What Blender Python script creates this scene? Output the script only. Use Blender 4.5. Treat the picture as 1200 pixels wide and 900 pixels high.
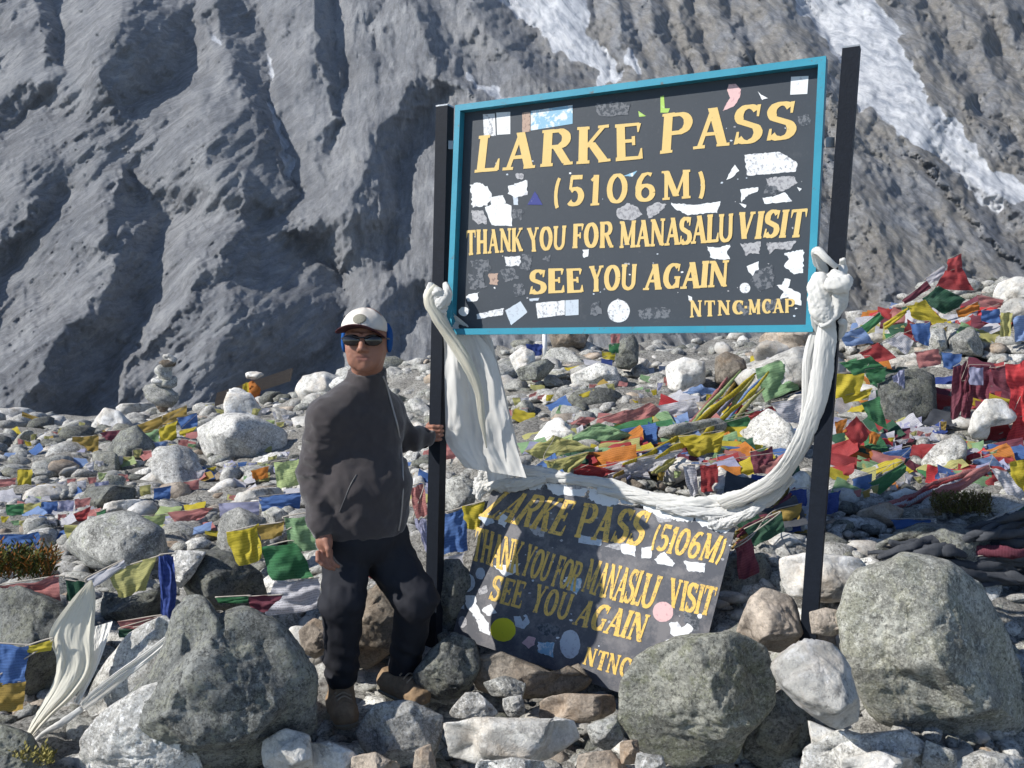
import bpy, math, random
import numpy as np
from mathutils import Vector, Matrix
from mathutils.geometry import tessellate_polygon
random.seed(7)
S = bpy.context.scene
COL = S.collection
for o in list(bpy.data.objects): bpy.data.objects.remove(o, do_unlink=True)

# ---------------------------------------------------------------- camera, sky, sun
FPX, CAMZ = 1050.0, 1.6
PITCH = math.atan(60/FPX)
cam = bpy.data.cameras.new('camera'); cam.sensor_width = 36; cam.lens = 36*FPX/1200
cam.clip_end = 5000; cam.clip_start = 0.05
co = bpy.data.objects.new('camera', cam); COL.objects.link(co)
co.location = (0, 0, CAMZ); co.rotation_euler = (math.pi/2-PITCH, 0, 0)
S.camera = co
SUN = Vector((-0.78, -0.27, 0.585)).normalized()
ELEV = math.asin(SUN.z)
w = bpy.data.worlds.new('World'); S.world = w; w.use_nodes = True
nt = w.node_tree; nt.nodes.clear()
sky = nt.nodes.new('ShaderNodeTexSky'); sky.sky_type = 'NISHITA'; sky.sun_disc = False
sky.sun_elevation = ELEV; sky.sun_rotation = math.atan2(SUN.x, SUN.y)
sky.altitude = 5000; sky.air_density = 1.0; sky.dust_density = 0.3
bg = nt.nodes.new('ShaderNodeBackground'); bg.inputs[1].default_value = 0.125
wo = nt.nodes.new('ShaderNodeOutputWorld')
nt.links.new(sky.outputs[0], bg.inputs[0]); nt.links.new(bg.outputs[0], wo.inputs[0])
sl = bpy.data.lights.new('sun', 'SUN'); sl.energy = 4.9; sl.angle = math.radians(0.5); sl.color = (1, 0.955, 0.88)
so = bpy.data.objects.new('sun', sl); COL.objects.link(so)
so.rotation_euler = SUN.to_track_quat('Z', 'Y').to_euler(); so.location = (-20, -5, 30)
S.view_settings.view_transform = 'Standard'; S.view_settings.look = 'None'
S.view_settings.exposure = 0.38; S.view_settings.gamma = 1.0
S.render.engine = 'CYCLES'
S.cycles.use_denoising = True; S.cycles.max_bounces = 6; S.cycles.diffuse_bounces = 3
S.cycles.use_adaptive_sampling = True; S.cycles.adaptive_threshold = 0.02

# ---------------------------------------------------------------- helpers
cp, sp = math.cos(PITCH), math.sin(PITCH)
def ray(px, py):
    a = (np.asarray(px, float)-600)/FPX; b = (450-np.asarray(py, float))/FPX
    dy = cp + b*sp; dz = -sp + b*cp
    return a/dy, dz/dy
def at(px, py, Y):
    a, t = ray(px, py)
    return Vector((float(a)*Y, Y, CAMZ+float(t)*Y))
def atn(px, py, Y):
    a, t = ray(px, py); Y = np.asarray(Y, float)
    return np.stack([a*Y, Y+0*a, CAMZ+t*Y], -1)

def _h(i, j, k, s):
    n = (i*374761393 + j*668265263 + k*2147483647 + s*974634777) & 0xffffffff
    n = ((n ^ (n >> 13))*1274126177) & 0xffffffff
    n = ((n ^ (n >> 16))*2246822519) & 0xffffffff
    return ((n ^ (n >> 15)) & 0xffff)/32767.5 - 1
def vnoise(P, s=0):
    F = np.floor(P).astype(np.int64); f = P-F; f = f*f*f*(f*(f*6-15)+10)
    x, y, z = F[..., 0], F[..., 1], F[..., 2]
    r = 0
    for a in (0, 1):
        for b in (0, 1):
            for c in (0, 1):
                wgt = (f[..., 0] if a else 1-f[..., 0])*(f[..., 1] if b else 1-f[..., 1])*(f[..., 2] if c else 1-f[..., 2])
                r = r + wgt*_h(x+a, y+b, z+c, s)
    return r
def fbm(P, o=4, s=0, g=0.5, ridged=False):
    r = 0; a = 1
    for i in range(o):
        n = vnoise(P*(2.03**i)+17.3*i, s+i)
        r = r + a*((1-2*np.abs(n)) if ridged else n); a *= g
    return r

def mk(name, V, F, mat=None, parent=None, smooth=True, uv=None, attrs=None, midx=None):
    me = bpy.data.meshes.new(name)
    V = np.asarray(V, np.float32); 
    if isinstance(F, np.ndarray):
        n = F.shape[1]; me.vertices.add(len(V)); me.vertices.foreach_set('co', V.ravel())
        me.loops.add(F.size); me.loops.foreach_set('vertex_index', F.astype(np.int32).ravel())
        me.polygons.add(len(F)); me.polygons.foreach_set('loop_start', np.arange(0, F.size, n, dtype=np.int32))
        me.polygons.foreach_set('loop_total', np.full(len(F), n, np.int32)); me.update(calc_edges=True)
    else:
        me.from_pydata(V.tolist(), [], [list(map(int, f)) for f in F]); me.update()
    if smooth: me.polygons.foreach_set('use_smooth', np.ones(len(me.polygons), bool))
    if uv is not None:
        l = me.uv_layers.new(name='UVMap'); vi = np.empty(len(me.loops), np.int32); me.loops.foreach_get('vertex_index', vi)
        l.data.foreach_set('uv', np.asarray(uv, np.float32)[vi].ravel())
    if attrs:
        for k, v in attrs.items():
            A = me.attributes.new(k, 'FLOAT', 'POINT'); A.data.foreach_set('value', np.asarray(v, np.float32).ravel())
    if mat is not None:
        for m in (mat if isinstance(mat, (list, tuple)) else [mat]): me.materials.append(m)
    if midx is not None: me.polygons.foreach_set('material_index', np.asarray(midx, np.int32))
    o = bpy.data.objects.new(name, me); COL.objects.link(o)
    if parent is not None: link(o, parent)
    return o
def link(o, parent):
    o.parent = parent
    o.matrix_parent_inverse = Matrix.Translation(-parent.location) if parent.type == 'EMPTY' else Matrix.Identity(4)
def thing(name, label, cat, loc=(0, 0, 0), group=None):
    o = bpy.data.objects.new(name, None); COL.objects.link(o); o.empty_display_size = .05; o.location = loc
    return tag(o, label, cat, group)
def tag(o, label, cat, group=None, kind=None):
    if label: o['label'] = label
    if cat: o['category'] = cat
    if group: o['group'] = group
    if kind: o['kind'] = kind
    return o
def join(parts):
    V = []; F = []; n = 0
    for v, f in parts:
        v = np.asarray(v); V.append(v); F += [[i+n for i in q] for q in f]; n += len(v)
    return np.concatenate(V), F
def grid_faces(nu, nv, wrap=False):
    i = np.arange(nu-1)[:, None]; j = np.arange(nv if wrap else nv-1)[None, :]
    a = i*nv+j; b = i*nv+(j+1) % nv; c = (i+1)*nv+(j+1) % nv; d = (i+1)*nv+j
    return np.stack([a+0*b, b+0*a, c, d+0*c], -1).reshape(-1, 4)
def hexa(b4, t4):
    """box-like solid from 4 back points and 4 front points"""
    return [tuple(p) for p in b4]+[tuple(p) for p in t4], [[0, 1, 2, 3], [7, 6, 5, 4], [0, 4, 5, 1], [1, 5, 6, 2], [2, 6, 7, 3], [3, 7, 4, 0]]
def bar(p, q, wd, dp, side, fwd):
    """beam from p to q, half-sizes along unit vectors side and fwd"""
    p, q, s, f = map(Vector, (p, q, side, fwd))
    c = [s*wd-f*dp, s*wd+f*dp, -s*wd+f*dp, -s*wd-f*dp]
    return hexa([p+k for k in c], [q+k for k in c])
def tube(path, r, n=8, close=True):
    P = np.asarray([tuple(p) for p in path], float); m = len(P)
    r = np.broadcast_to(np.asarray(r, float), (m,))
    T = np.gradient(P, axis=0); T /= np.linalg.norm(T, axis=1)[:, None]+1e-9
    up = np.array([0.13, 0.2, 1.0]); A = np.cross(T, up); A /= np.linalg.norm(A, axis=1)[:, None]+1e-9; B = np.cross(T, A)
    th = np.linspace(0, 2*np.pi, n, endpoint=False)
    V = P[:, None]+r[:, None, None]*(np.cos(th)[None, :, None]*A[:, None]+np.sin(th)[None, :, None]*B[:, None])
    F = grid_faces(m, n, True).tolist()
    V = V.reshape(-1, 3)
    if close: F += [list(range(n))[::-1], list(range((m-1)*n, m*n))]
    return V, F
def spline(pts, n=40):
    """catmull-rom through points (any dimension)"""
    P = np.asarray([tuple(p) for p in pts], float); P = np.vstack([2*P[0]-P[1], P, 2*P[-1]-P[-2]])
    out = []
    k = len(P)-3
    for x in np.linspace(0, k-1e-6, n):
        i = int(x); t = x-i; a, b, c, d = P[i:i+4]
        out.append(.5*((2*b)+(c-a)*t+(2*a-5*b+4*c-d)*t*t+(3*b-a-3*c+d)*t**3))
    return np.array(out)

# ---------------------------------------------------------------- materials
class NT:
    def __init__(s, name, rough=.85, spec=.25):
        s.m = bpy.data.materials.new(name); s.m.use_nodes = True; s.t = s.m.node_tree
        s.b = s.t.nodes['Principled BSDF']; s.b.inputs['Roughness'].default_value = rough
        s.b.inputs['Specular IOR Level'].default_value = spec
        s.g = None
    def n(s, ty, **k):
        x = s.t.nodes.new(ty)
        for a, b in k.items(): setattr(x, a, b)
        return x
    def l(s, a, b): s.t.links.new(a, b)
    def pos(s):
        if s.g is None: s.g = s.n('ShaderNodeNewGeometry').outputs['Position']
        return s.g
    def map(s, vec=None, scale=(1, 1, 1), rot=(0, 0, 0), loc=(0, 0, 0)):
        m = s.n('ShaderNodeMapping'); m.inputs['Scale'].default_value = scale; m.inputs['Rotation'].default_value = rot; m.inputs['Location'].default_value = loc
        s.l(vec or s.pos(), m.inputs[0]); return m.outputs[0]
    def noise(s, scale, detail=4, rough=.55, vec=None, dist=0):
        x = s.n('ShaderNodeTexNoise'); x.inputs['Scale'].default_value = scale; x.inputs['Detail'].default_value = detail
        x.inputs['Roughness'].default_value = rough; x.inputs['Distortion'].default_value = dist
        s.l(vec or s.pos(), x.inputs['Vector']); return x.outputs['Fac']
    def ramp(s, f, stops):
        r = s.n('ShaderNodeValToRGB'); e = r.color_ramp.elements
        while len(e) > 1: e.remove(e[0])
        e[0].position = stops[0][0]; c = stops[0][1]; e[0].color = (*c, 1) if isinstance(c, tuple) else (c, c, c, 1)
        for p, c in stops[1:]:
            q = e.new(p); q.color = (*c, 1) if isinstance(c, tuple) else (c, c, c, 1)
        s.l(f, r.inputs[0]); return r.outputs[0]
    def mix(s, f, a, b, ty='MIX'):
        m = s.n('ShaderNodeMix', data_type='RGBA', blend_type=ty); i = m.inputs
        for k, v in ((0, f), (6, a), (7, b)):
            sk = i[k]
            if isinstance(v, (int, float)): sk.default_value = v if k == 0 else (v, v, v, 1)
            elif isinstance(v, tuple): sk.default_value = (*v, 1)
            else: s.l(v, sk)
        return m.outputs[2]
    def math(s, op, a, b=0.0):
        m = s.n('ShaderNodeMath', operation=op)
        for k, v in enumerate((a, b)):
            if isinstance(v, (int, float)): m.inputs[k].default_value = v
            else: s.l(v, m.inputs[k])
        return m.outputs[0]
    def attr(s, name):
        a = s.n('ShaderNodeAttribute'); a.attribute_name = name; return a.outputs['Fac']
    def rnd(s): return s.n('ShaderNodeObjectInfo').outputs['Random']
    def col(s, v):
        if isinstance(v, tuple): s.b.inputs['Base Color'].default_value = (*v, 1)
        else: s.l(v, s.b.inputs['Base Color'])
        return s
    def bump(s, h, st=.5, d=.01, prev=None):
        b = s.n('ShaderNodeBump'); b.inputs['Strength'].default_value = st; b.inputs['Distance'].default_value = d
        s.l(h, b.inputs['Height'])
        if prev: s.l(prev, b.inputs['Normal'])
        s.l(b.outputs[0], s.b.inputs['Normal']); return b.outputs[0]
def plain(name, c, rough=.7, spec=.3, metal=0, var=.15, sc=30, bumpd=.002):
    m = NT(name, rough, spec); m.b.inputs['Metallic'].default_value = metal
    f = m.noise(sc, 5, .6)
    m.col(m.mix(f, tuple(x*(1-var) for x in c), tuple(min(1, x*(1+var)) for x in c)))
    if bumpd: m.bump(m.noise(sc*3, 3), .5, bumpd)
    return m.m
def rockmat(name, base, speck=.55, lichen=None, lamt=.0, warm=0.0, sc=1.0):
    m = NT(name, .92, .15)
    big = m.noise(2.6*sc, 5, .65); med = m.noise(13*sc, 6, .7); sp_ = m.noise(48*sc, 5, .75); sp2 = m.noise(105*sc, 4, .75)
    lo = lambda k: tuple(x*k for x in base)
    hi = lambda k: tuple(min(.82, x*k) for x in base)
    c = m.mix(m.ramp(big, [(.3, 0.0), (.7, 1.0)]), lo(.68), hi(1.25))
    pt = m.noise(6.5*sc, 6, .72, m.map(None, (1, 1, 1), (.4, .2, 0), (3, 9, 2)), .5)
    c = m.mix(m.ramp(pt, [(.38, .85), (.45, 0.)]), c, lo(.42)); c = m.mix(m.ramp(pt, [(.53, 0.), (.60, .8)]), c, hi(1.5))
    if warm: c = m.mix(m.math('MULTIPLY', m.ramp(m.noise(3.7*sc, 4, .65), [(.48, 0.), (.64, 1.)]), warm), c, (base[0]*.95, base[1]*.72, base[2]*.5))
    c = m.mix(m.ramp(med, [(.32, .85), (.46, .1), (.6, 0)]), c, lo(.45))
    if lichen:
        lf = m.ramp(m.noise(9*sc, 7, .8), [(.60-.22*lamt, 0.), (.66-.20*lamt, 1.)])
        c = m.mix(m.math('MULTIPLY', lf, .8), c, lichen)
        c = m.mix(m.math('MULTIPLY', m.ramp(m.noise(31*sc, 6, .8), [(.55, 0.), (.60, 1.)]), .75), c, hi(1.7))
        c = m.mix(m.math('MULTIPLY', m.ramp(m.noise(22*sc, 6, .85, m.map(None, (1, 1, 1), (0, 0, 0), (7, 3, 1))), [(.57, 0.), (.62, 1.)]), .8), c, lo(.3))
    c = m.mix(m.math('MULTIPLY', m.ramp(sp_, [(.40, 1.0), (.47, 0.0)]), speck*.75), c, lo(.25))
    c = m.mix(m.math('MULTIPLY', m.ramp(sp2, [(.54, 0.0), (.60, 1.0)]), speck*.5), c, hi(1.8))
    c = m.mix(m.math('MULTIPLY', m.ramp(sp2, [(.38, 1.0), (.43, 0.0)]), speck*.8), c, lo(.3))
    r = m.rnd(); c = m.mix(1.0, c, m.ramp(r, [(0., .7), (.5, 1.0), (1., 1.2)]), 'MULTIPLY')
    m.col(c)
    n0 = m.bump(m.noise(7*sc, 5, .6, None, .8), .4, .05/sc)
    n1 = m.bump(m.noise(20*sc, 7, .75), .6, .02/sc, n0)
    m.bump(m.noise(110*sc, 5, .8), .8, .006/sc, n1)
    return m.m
R_PALE = rockmat('pale_granite', (.56, .55, .52), .85, (.40, .40, .33), .1)
R_WHITE = rockmat('white_granite', (.66, .645, .61), .3, warm=.3)
R_GREY = rockmat('grey_gneiss', (.38, .38, .36), .8, (.30, .31, .24), .25)
R_LICH = rockmat('lichen_granite', (.34, .34, .305), .85, (.30, .30, .235), .5)
R_DARK = rockmat('dark_and_shaded_rock', (.165, .17, .162), .85, (.24, .245, .20), .5)  # dark rock, also used to put shade into a stone's colour
R_MOSS = rockmat('mossy_granite', (.36, .36, .315), .85, (.28, .29, .20), .5)
R_TAN = rockmat('tan_stone', (.43, .37, .31), .4, warm=.6)
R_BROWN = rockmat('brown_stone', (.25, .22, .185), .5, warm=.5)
ROCKMATS = [R_PALE, R_WHITE, R_GREY, R_LICH, R_DARK, R_TAN, R_BROWN]

def cloth(name, c, printed=.35, trans=.35, rough=.9, fade=.25, sc=1.0):
    m = NT(name, rough, .1)
    f = m.noise(9, 4, .6)
    c0 = m.mix(f, tuple(x*.82 for x in c), tuple(min(.85, x+(1-x)*fade*.35) for x in c))
    if printed:
        uv = m.n('ShaderNodeTexCoord').outputs['UV']
        v = m.map(uv, (1, 1, 1)); ln = m.n('ShaderNodeTexWave', wave_type='BANDS', bands_direction='Y')
        ln.inputs['Scale'].default_value = 4.2; m.l(v, ln.inputs[0])
        g = m.noise(1.0, 4, .7, m.map(uv, (70, 14, 1)))
        ink = m.math('MULTIPLY', m.ramp(ln.outputs['Fac'], [(.35, 0.), (.5, 1.)]), m.ramp(g, [(.45, 0.), (.52, 1.)]))
        c0 = m.mix(m.math('MULTIPLY', ink, printed), c0, tuple(x*.25 for x in c))
    m.col(c0)
    m.bump(m.noise(260, 2), .25, .0015)
    tr = m.n('ShaderNodeBsdfTranslucent'); m.l(c0, tr.inputs[0]) if not isinstance(c0, tuple) else None
    mx = m.n('ShaderNodeMixShader'); mx.inputs[0].default_value = trans
    out = m.t.nodes['Material Output']
    m.l(m.b.outputs[0], mx.inputs[1]); m.l(tr.outputs[0], mx.inputs[2]); m.l(mx.outputs[0], out.inputs[0])
    return m.m
CL = dict(
 blue=cloth('blue_cotton', (.06, .16, .44)), deepblue=cloth('deep_blue_cotton', (.02, .06, .30)), paleblue=cloth('faded_blue_cotton', (.22, .34, .62)),
 white=cloth('white_cotton', (.66, .66, .72), .5), red=cloth('red_cotton', (.42, .035, .04)), pink=cloth('faded_red_cotton', (.52, .20, .19)),
 maroon=cloth('maroon_cotton', (.19, .03, .06)), green=cloth('green_cotton', (.035, .20, .07)), palegreen=cloth('faded_green_cotton', (.26, .44, .22)),
 darkgreen=cloth('dark_green_cotton', (.012, .09, .045)), yellow=cloth('yellow_cotton', (.62, .50, .025)), paleyellow=cloth('faded_yellow_cotton', (.50, .48, .17)),
 orange=cloth('orange_cotton', (.62, .21, .02)), ochre=cloth('ochre_cotton', (.40, .27, .05)), limeg=cloth('faded_lime_cotton', (.45, .56, .24)),
 crimson=cloth('bright_red_cotton', (.68, .04, .05)), lilac=cloth('lilac_cotton', (.40, .41, .60)), black=cloth('shadow_black_cotton', (.03, .036, .05), .1, .1))  # black: cloth lying in shadow, the shade put into its colour
SILK = cloth('white_silk', (.84, .83, .80), 0, .3, .9); SILKC = cloth('cream_silk', (.78, .75, .64), 0, .3, .55)
SILKG = cloth('greyed_silk', (.72, .72, .71), 0, .25, .7)
M_POLE = plain('black_painted_steel', (.008, .011, .018), .6, .15, 0, .4, 40)
M_STEEL = plain('galvanised_steel', (.30, .32, .34), .4, .5, .6)
m = NT('blue_painted_iron', .45, .4)
m.col(m.mix(m.ramp(m.noise(30, 7, .8), [(.60, 0.), (.66, 1.)]), m.mix(m.noise(8), (.02, .21, .32), (.045, .31, .42)), (.12, .08, .06)))
m.bump(m.noise(90, 3), .4, .001); M_BLUE = m.m
def boardmat(name, a, b, wear, wc):
    m = NT(name, .55, .35)
    c = m.mix(m.noise(5, 5, .6), a, b)
    c = m.mix(m.math('MULTIPLY', m.ramp(m.noise(9, 7, .75), [(.62-.25*wear, 0.), (.74-.2*wear, 1.)]), .25+.6*wear), c, wc)
    c = m.mix(m.math('MULTIPLY', m.ramp(m.noise(60, 5, .8), [(.60, 0.), (.70, 1.)]), .15+.5*wear), c, tuple(x*1.3 for x in wc))
    m.col(c); m.bump(m.noise(70, 4), .3, .001); return m.m
M_BOARD = boardmat('slate_black_paint', (.032, .041, .054), (.046, .056, .070), .05, (.13, .13, .14))
M_BOARD2 = boardmat('weathered_glare_black_paint', (.055, .062, .078), (.115, .115, .13), .65, (.22, .21, .215))  # real wear, plus sun glare greyed into the paint colour
m = NT('cream_yellow_paint', .6, .3)
m.col(m.mix(m.ramp(m.noise(85, 5, .7), [(.64, 0.), (.72, 1.)]), m.mix(m.noise(14, 4), (.62, .43, .15), (.72, .54, .23)), (.30, .23, .12))); M_CREAM = m.m
m = NT('worn_yellow_paint', .6, .3)
m.col(m.mix(m.ramp(m.noise(70, 6, .75), [(.52, 0.), (.62, 1.)]), m.mix(m.noise(14, 4), (.70, .44, .09), (.80, .56, .16)), (.26, .20, .12))); M_OCHRE = m.m
def stick(name, a, b, sc=60, th=.56):
    m = NT(name, .6, .3)
    m.col(m.mix(m.ramp(m.noise(sc, 5, .7), [(th, 0.), (th+.06, 1.)]), a, b)); return m.m
ST = dict(white=stick('white_vinyl', (.72, .74, .76), (.5, .51, .55), 40, .58), print=stick('printed_vinyl', (.68, .69, .71), (.30, .31, .34), 75, .54),
 grey=stick('torn_paper_residue', (.40, .40, .42), (.24, .24, .26), 80, .5), blue=stick('sky_blue_vinyl', (.25, .45, .60), (.66, .70, .73), 28, .5),
 pale=stick('pale_blue_vinyl', (.50, .56, .63), (.38, .42, .5), 60, .55), green=stick('lime_vinyl', (.36, .55, .12), (.45, .6, .25)), pink=stick('pink_vinyl', (.66, .44, .44), (.55, .32, .34)),
 navy=stick('navy_vinyl', (.04, .05, .22), (.3, .3, .5), 90, .62), yellow=stick('yellow_vinyl', (.72, .66, .03), (.55, .5, .03), 50, .62), tan=stick('tan_vinyl', (.42, .30, .24), (.2, .14, .12), 80),
 scrib=stick('scuffed_print', (.15, .16, .18), (.05, .06, .075), 60, .47))
# ---------------------------------------------------------------- ground: one rubble moraine rising to a flagged mound on the right
CT = [(-200,900,3.1),(0,900,3.1),(300,900,3.25),(600,900,3.3),(900,900,3.2),(1200,900,3.0),(1450,900,3.0),
 (-200,790,3.8),(0,790,3.75),(200,770,3.85),(-200,700,4.6),(0,700,4.5),(200,700,4.5),(350,720,4.3),(-200,650,5.2),(0,650,5.2),(200,650,5.2),(350,655,5.1),
 (-200,600,6.2),(0,600,6.2),(200,598,6.2),(350,595,6.1),(-200,550,7.7),(0,550,7.7),(200,546,7.7),(350,540,7.6),(-200,510,10.5),(0,510,10.5),(200,505,10.3),(350,492,9.6),
 (-300,487,16),(-100,486,16),(0,484,16),(100,482,16),(200,480,15),(300,472,14),(380,455,12.5),(450,437,11),(520,420,10),(600,408,9.5),(700,404,9.5),(800,404,9.5),(900,400,9),(1000,378,8.5),(1060,352,8),(1130,336,7.8),(1200,332,7.8),(1400,322,7.8),(1600,320,7.8),
 (450,820,3.75),(450,760,4.0),(450,660,4.5),(450,570,5.6),(460,490,8),
 (620,840,3.55),(740,838,3.55),(740,815,3.9),(620,790,4.0),(620,660,4.2),(640,570,4.6),(640,510,5.6),(650,455,7.2),
 (850,800,3.5),(850,710,3.75),(850,630,4.05),(850,565,4.6),(850,505,5.6),(860,455,7),
 (1000,850,3.15),(1000,745,3.45),(1000,665,3.85),(1010,605,4.5),(1020,545,5.3),(1030,475,6.2),(1040,425,7),
 (1180,880,3.05),(1180,765,3.5),(1180,645,4.2),(1180,585,4.8),(1180,525,5.5),(1180,450,6.2),(1180,390,7),
 (1450,760,3.5),(1450,585,4.8),(1450,450,6.2)]
ca = np.array(CT, float)
_a, _t = ray(ca[:, 0], ca[:, 1])
NODE = np.stack([_a*2.2, np.log(ca[:, 2])*1.6], -1)
D = np.linalg.norm(NODE[:, None]-NODE[None], axis=-1)
WT = np.linalg.solve(np.block([[D+np.eye(len(D))*.02, np.ones((len(D), 1)), NODE], [np.ones((1, len(D))), np.zeros((1, 3))], [NODE.T, np.zeros((2, 3))]]), np.concatenate([_t, [0, 0, 0]]))
def ground_z(x, y):
    x = np.asarray(x, float); y = np.asarray(y, float); sh = np.broadcast(x, y).shape
    x, y = (np.broadcast_to(v, sh).ravel() for v in (x, y))
    uu = np.clip(x/np.clip(y, 3.0, 17), -1.3, 1.2)
    ycr = np.interp(uu, [-.6, -.3, -.1, 0, .25, .4, .6], [16, 14.5, 11, 9.6, 9.5, 8.2, 7.8])
    yy = np.clip(y, 3.0, ycr)
    Q = np.stack([uu*2.2, np.log(yy)*1.6], -1)
    t = np.empty(len(Q))
    for i in range(0, len(Q), 20000):
        q = Q[i:i+20000]; d = np.linalg.norm(q[:, None]-NODE[None], axis=-1)
        t[i:i+20000] = d@WT[:len(D)]+WT[len(D)]+q@WT[len(D)+1:]
    z = CAMZ+t*yy
    z = z-.33*np.clip(y-ycr, 0, None)
    z = np.where(y < 3.0, z-(3.0-y)*.12, z)
    z = np.maximum(z, -16)
    return z.reshape(sh)
ys = np.concatenate([np.linspace(-12, 2.4, 22)[:-1], np.exp(np.linspace(np.log(2.4), np.log(24), 330)), np.linspace(25, 420, 50)])
us = np.linspace(-1.35, 1.35, 420); us = us+.25*us**3
Yg, Ug = np.meshgrid(ys, us, indexing='ij')
Xg = Ug*np.maximum(np.abs(Yg), 4.5)*1.0
Xg = np.where(Yg < 0, Ug*(4.5-Yg), Xg)
Zg = ground_z(Xg, Yg)
P3 = np.stack([Xg, Yg, Zg], -1)
Zg = Zg+.05*fbm(P3*2.2, 4, 3)+.018*fbm(P3*11, 3, 5)
P3[..., 2] = Zg
m = NT('gravelly_ground', .95, .1)
c = m.mix(m.ramp(m.noise(3, 5, .6), [(.35, 0.), (.65, 1.)]), (.28, .27, .25), (.46, .45, .42))
c = m.mix(m.ramp(m.noise(55, 4, .7), [(.45, 0.), (.6, 1.)]), c, (.14, .135, .125))
c = m.mix(m.ramp(m.noise(90, 3, .7), [(.58, 0.), (.66, 1.)]), c, (.42, .41, .38))
m.col(c); n1 = m.bump(m.noise(30, 5, .7), .8, .03); m.bump(m.noise(120, 4, .7), .6, .008, n1)
M_GROUND = m.m
g = mk('ground', P3.reshape(-1, 3), grid_faces(*Yg.shape)[:, ::-1], M_GROUND); g['kind'] = 'structure'

def hit(px, py):
    """where the sight line through a picture point meets the ground"""
    px = np.atleast_1d(np.asarray(px, float)); py = np.atleast_1d(np.asarray(py, float))
    a, t = ray(px, py); best = np.full(px.shape, np.nan)
    yy = np.exp(np.linspace(np.log(2.6), np.log(17), 260))
    Z = ground_z(a[:, None]*yy[None], np.broadcast_to(yy, (len(px), len(yy))))
    below = (CAMZ+t[:, None]*yy[None]) < Z
    ok = below.any(1); i = below.argmax(1); best[ok] = yy[i[ok]]
    return best

# ---------------------------------------------------------------- mountain: ridges and couloirs, sunlit from the left
DARKS = [
 [(115,80),(135,35),(165,15),(225,20),(245,50),(215,85),(195,110),(165,118),(140,128),(125,115)],
 [(48,5),(66,5),(78,55),(70,78),(58,60)],
 [(228,0),(290,0),(300,50),(316,110),(334,165),(346,215),(340,242),(318,205),(292,150),(268,85),(248,40)],
 [(355,0),(385,0),(391,80),(394,132),(384,138),(373,100),(362,50)],
 [(480,0),(525,0),(545,25),(565,50),(590,75),(600,110),(560,122),(530,92),(500,42)],
 [(540,0),(588,0),(615,38),(650,78),(685,102),(672,112),(610,78),(570,40)],
 [(435,142),(500,112),(482,150),(472,180),(466,215),(455,242),(440,236),(430,190)],
 [(132,228),(150,223),(190,248),(212,262),(192,277),(170,292),(140,286),(128,270),(145,250)],
 [(400,238),(412,230),(424,260),(419,284),(407,277)],
 [(450,185),(475,190),(480,230),(470,300),(455,310),(445,250)],
 [(255,285),(300,270),(320,285),(345,262),(395,318),(400,380),(388,445),(300,455),(190,475),(150,458),(158,420),(200,370),(230,320)],
 [(125,330),(150,298),(168,312),(160,350),(150,382),(120,402),(92,402),(110,370)],
 [(50,400),(130,408),(152,440),(125,478),(60,460)],
 [(0,330),(30,322),(62,330),(50,350),(0,365)],
 [(428,355),(480,338),(516,350),(515,425),(480,436),(455,405)],
 [(757,0),(776,0),(790,30),(800,76),(790,82),(775,50)],[(795,20),(810,8),(829,60),(827,78),(812,62)],
 [(838,0),(856,0),(870,30),(878,62),(868,60),(852,30)],
 [(918,0),(946,0),(976,52),(1000,90),(1000,118),(960,82),(935,45)],
 [(960,125),(985,150),(988,185),(965,215)],[(1005,185),(1034,215),(1065,252),(1104,296),(1088,296),(1040,254),(1010,215)],
 [(1000,240),(1016,258),(1040,300),(1046,330),(1030,318),(1008,270)],
 [(1075,192),(1110,232),(1150,268),(1200,305),(1200,288),(1160,252),(1120,212),(1092,190)],
 [(1138,20),(1165,48),(1192,112),(1176,112),(1150,70)],[(1178,0),(1200,18),(1200,70),(1186,44)],[(1075,25),(1090,40),(1112,95),(1102,98),(1082,60)],
 [(640,100),(660,118),(700,128),(730,115),(740,125),(700,140),(650,130)],
 [(-180,60),(-120,40),(-90,120),(-130,180),(-190,150)],[(1290,60),(1330,80),(1370,200),(1330,190)],[(-120,300),(-60,280),(-40,380),(-130,400)],
 [(200,-160),(260,-170),(300,-60),(240,-80)],[(500,-180),(560,-150),(580,-40),(520,-60)],[(900,-150),(950,-120),(960,-30),(910,-40)]]
SNOW = [
 [(585,0),(690,0),(700,40),(716,80),(728,106),(700,106),(690,85),(660,60),(630,36),(606,14)],
 [(930,0),(1026,0),(1050,30),(1066,80),(1100,128),(1140,168),(1180,198),(1215,215),(1215,240),(1172,234),(1164,256),(1130,226),(1090,186),(1050,152),(1020,132),(1000,100),(976,60),(955,32)],
 [(309,30),(314,60),(322,90),(320,108),(313,80)],[(316,118),(324,122),(331,150),(343,190),(346,216),(338,202),(326,165)],
 [(250,20),(262,40),(272,52),(266,54),(252,40)],[(545,80),(556,92),(590,112),(606,120),(595,124),(560,108)],[(728,50),(740,60),(752,92),(742,96),(730,78)],
 [(590,-200),(680,-200),(690,0),(585,0)],[(900,-200),(990,-200),(1026,0),(930,0)]]
def inpoly(X, Y, poly):
    r = np.zeros(X.shape, bool); n = len(poly)
    for i in range(n):
        x0, y0 = poly[i]; x1, y1 = poly[(i+1) % n]
        if y0 == y1: continue
        c = ((Y >= min(y0, y1)) & (Y < max(y0, y1))) & (X < x0+(Y-y0)*(x1-x0)/(y1-y0)); r ^= c
    return r
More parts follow.
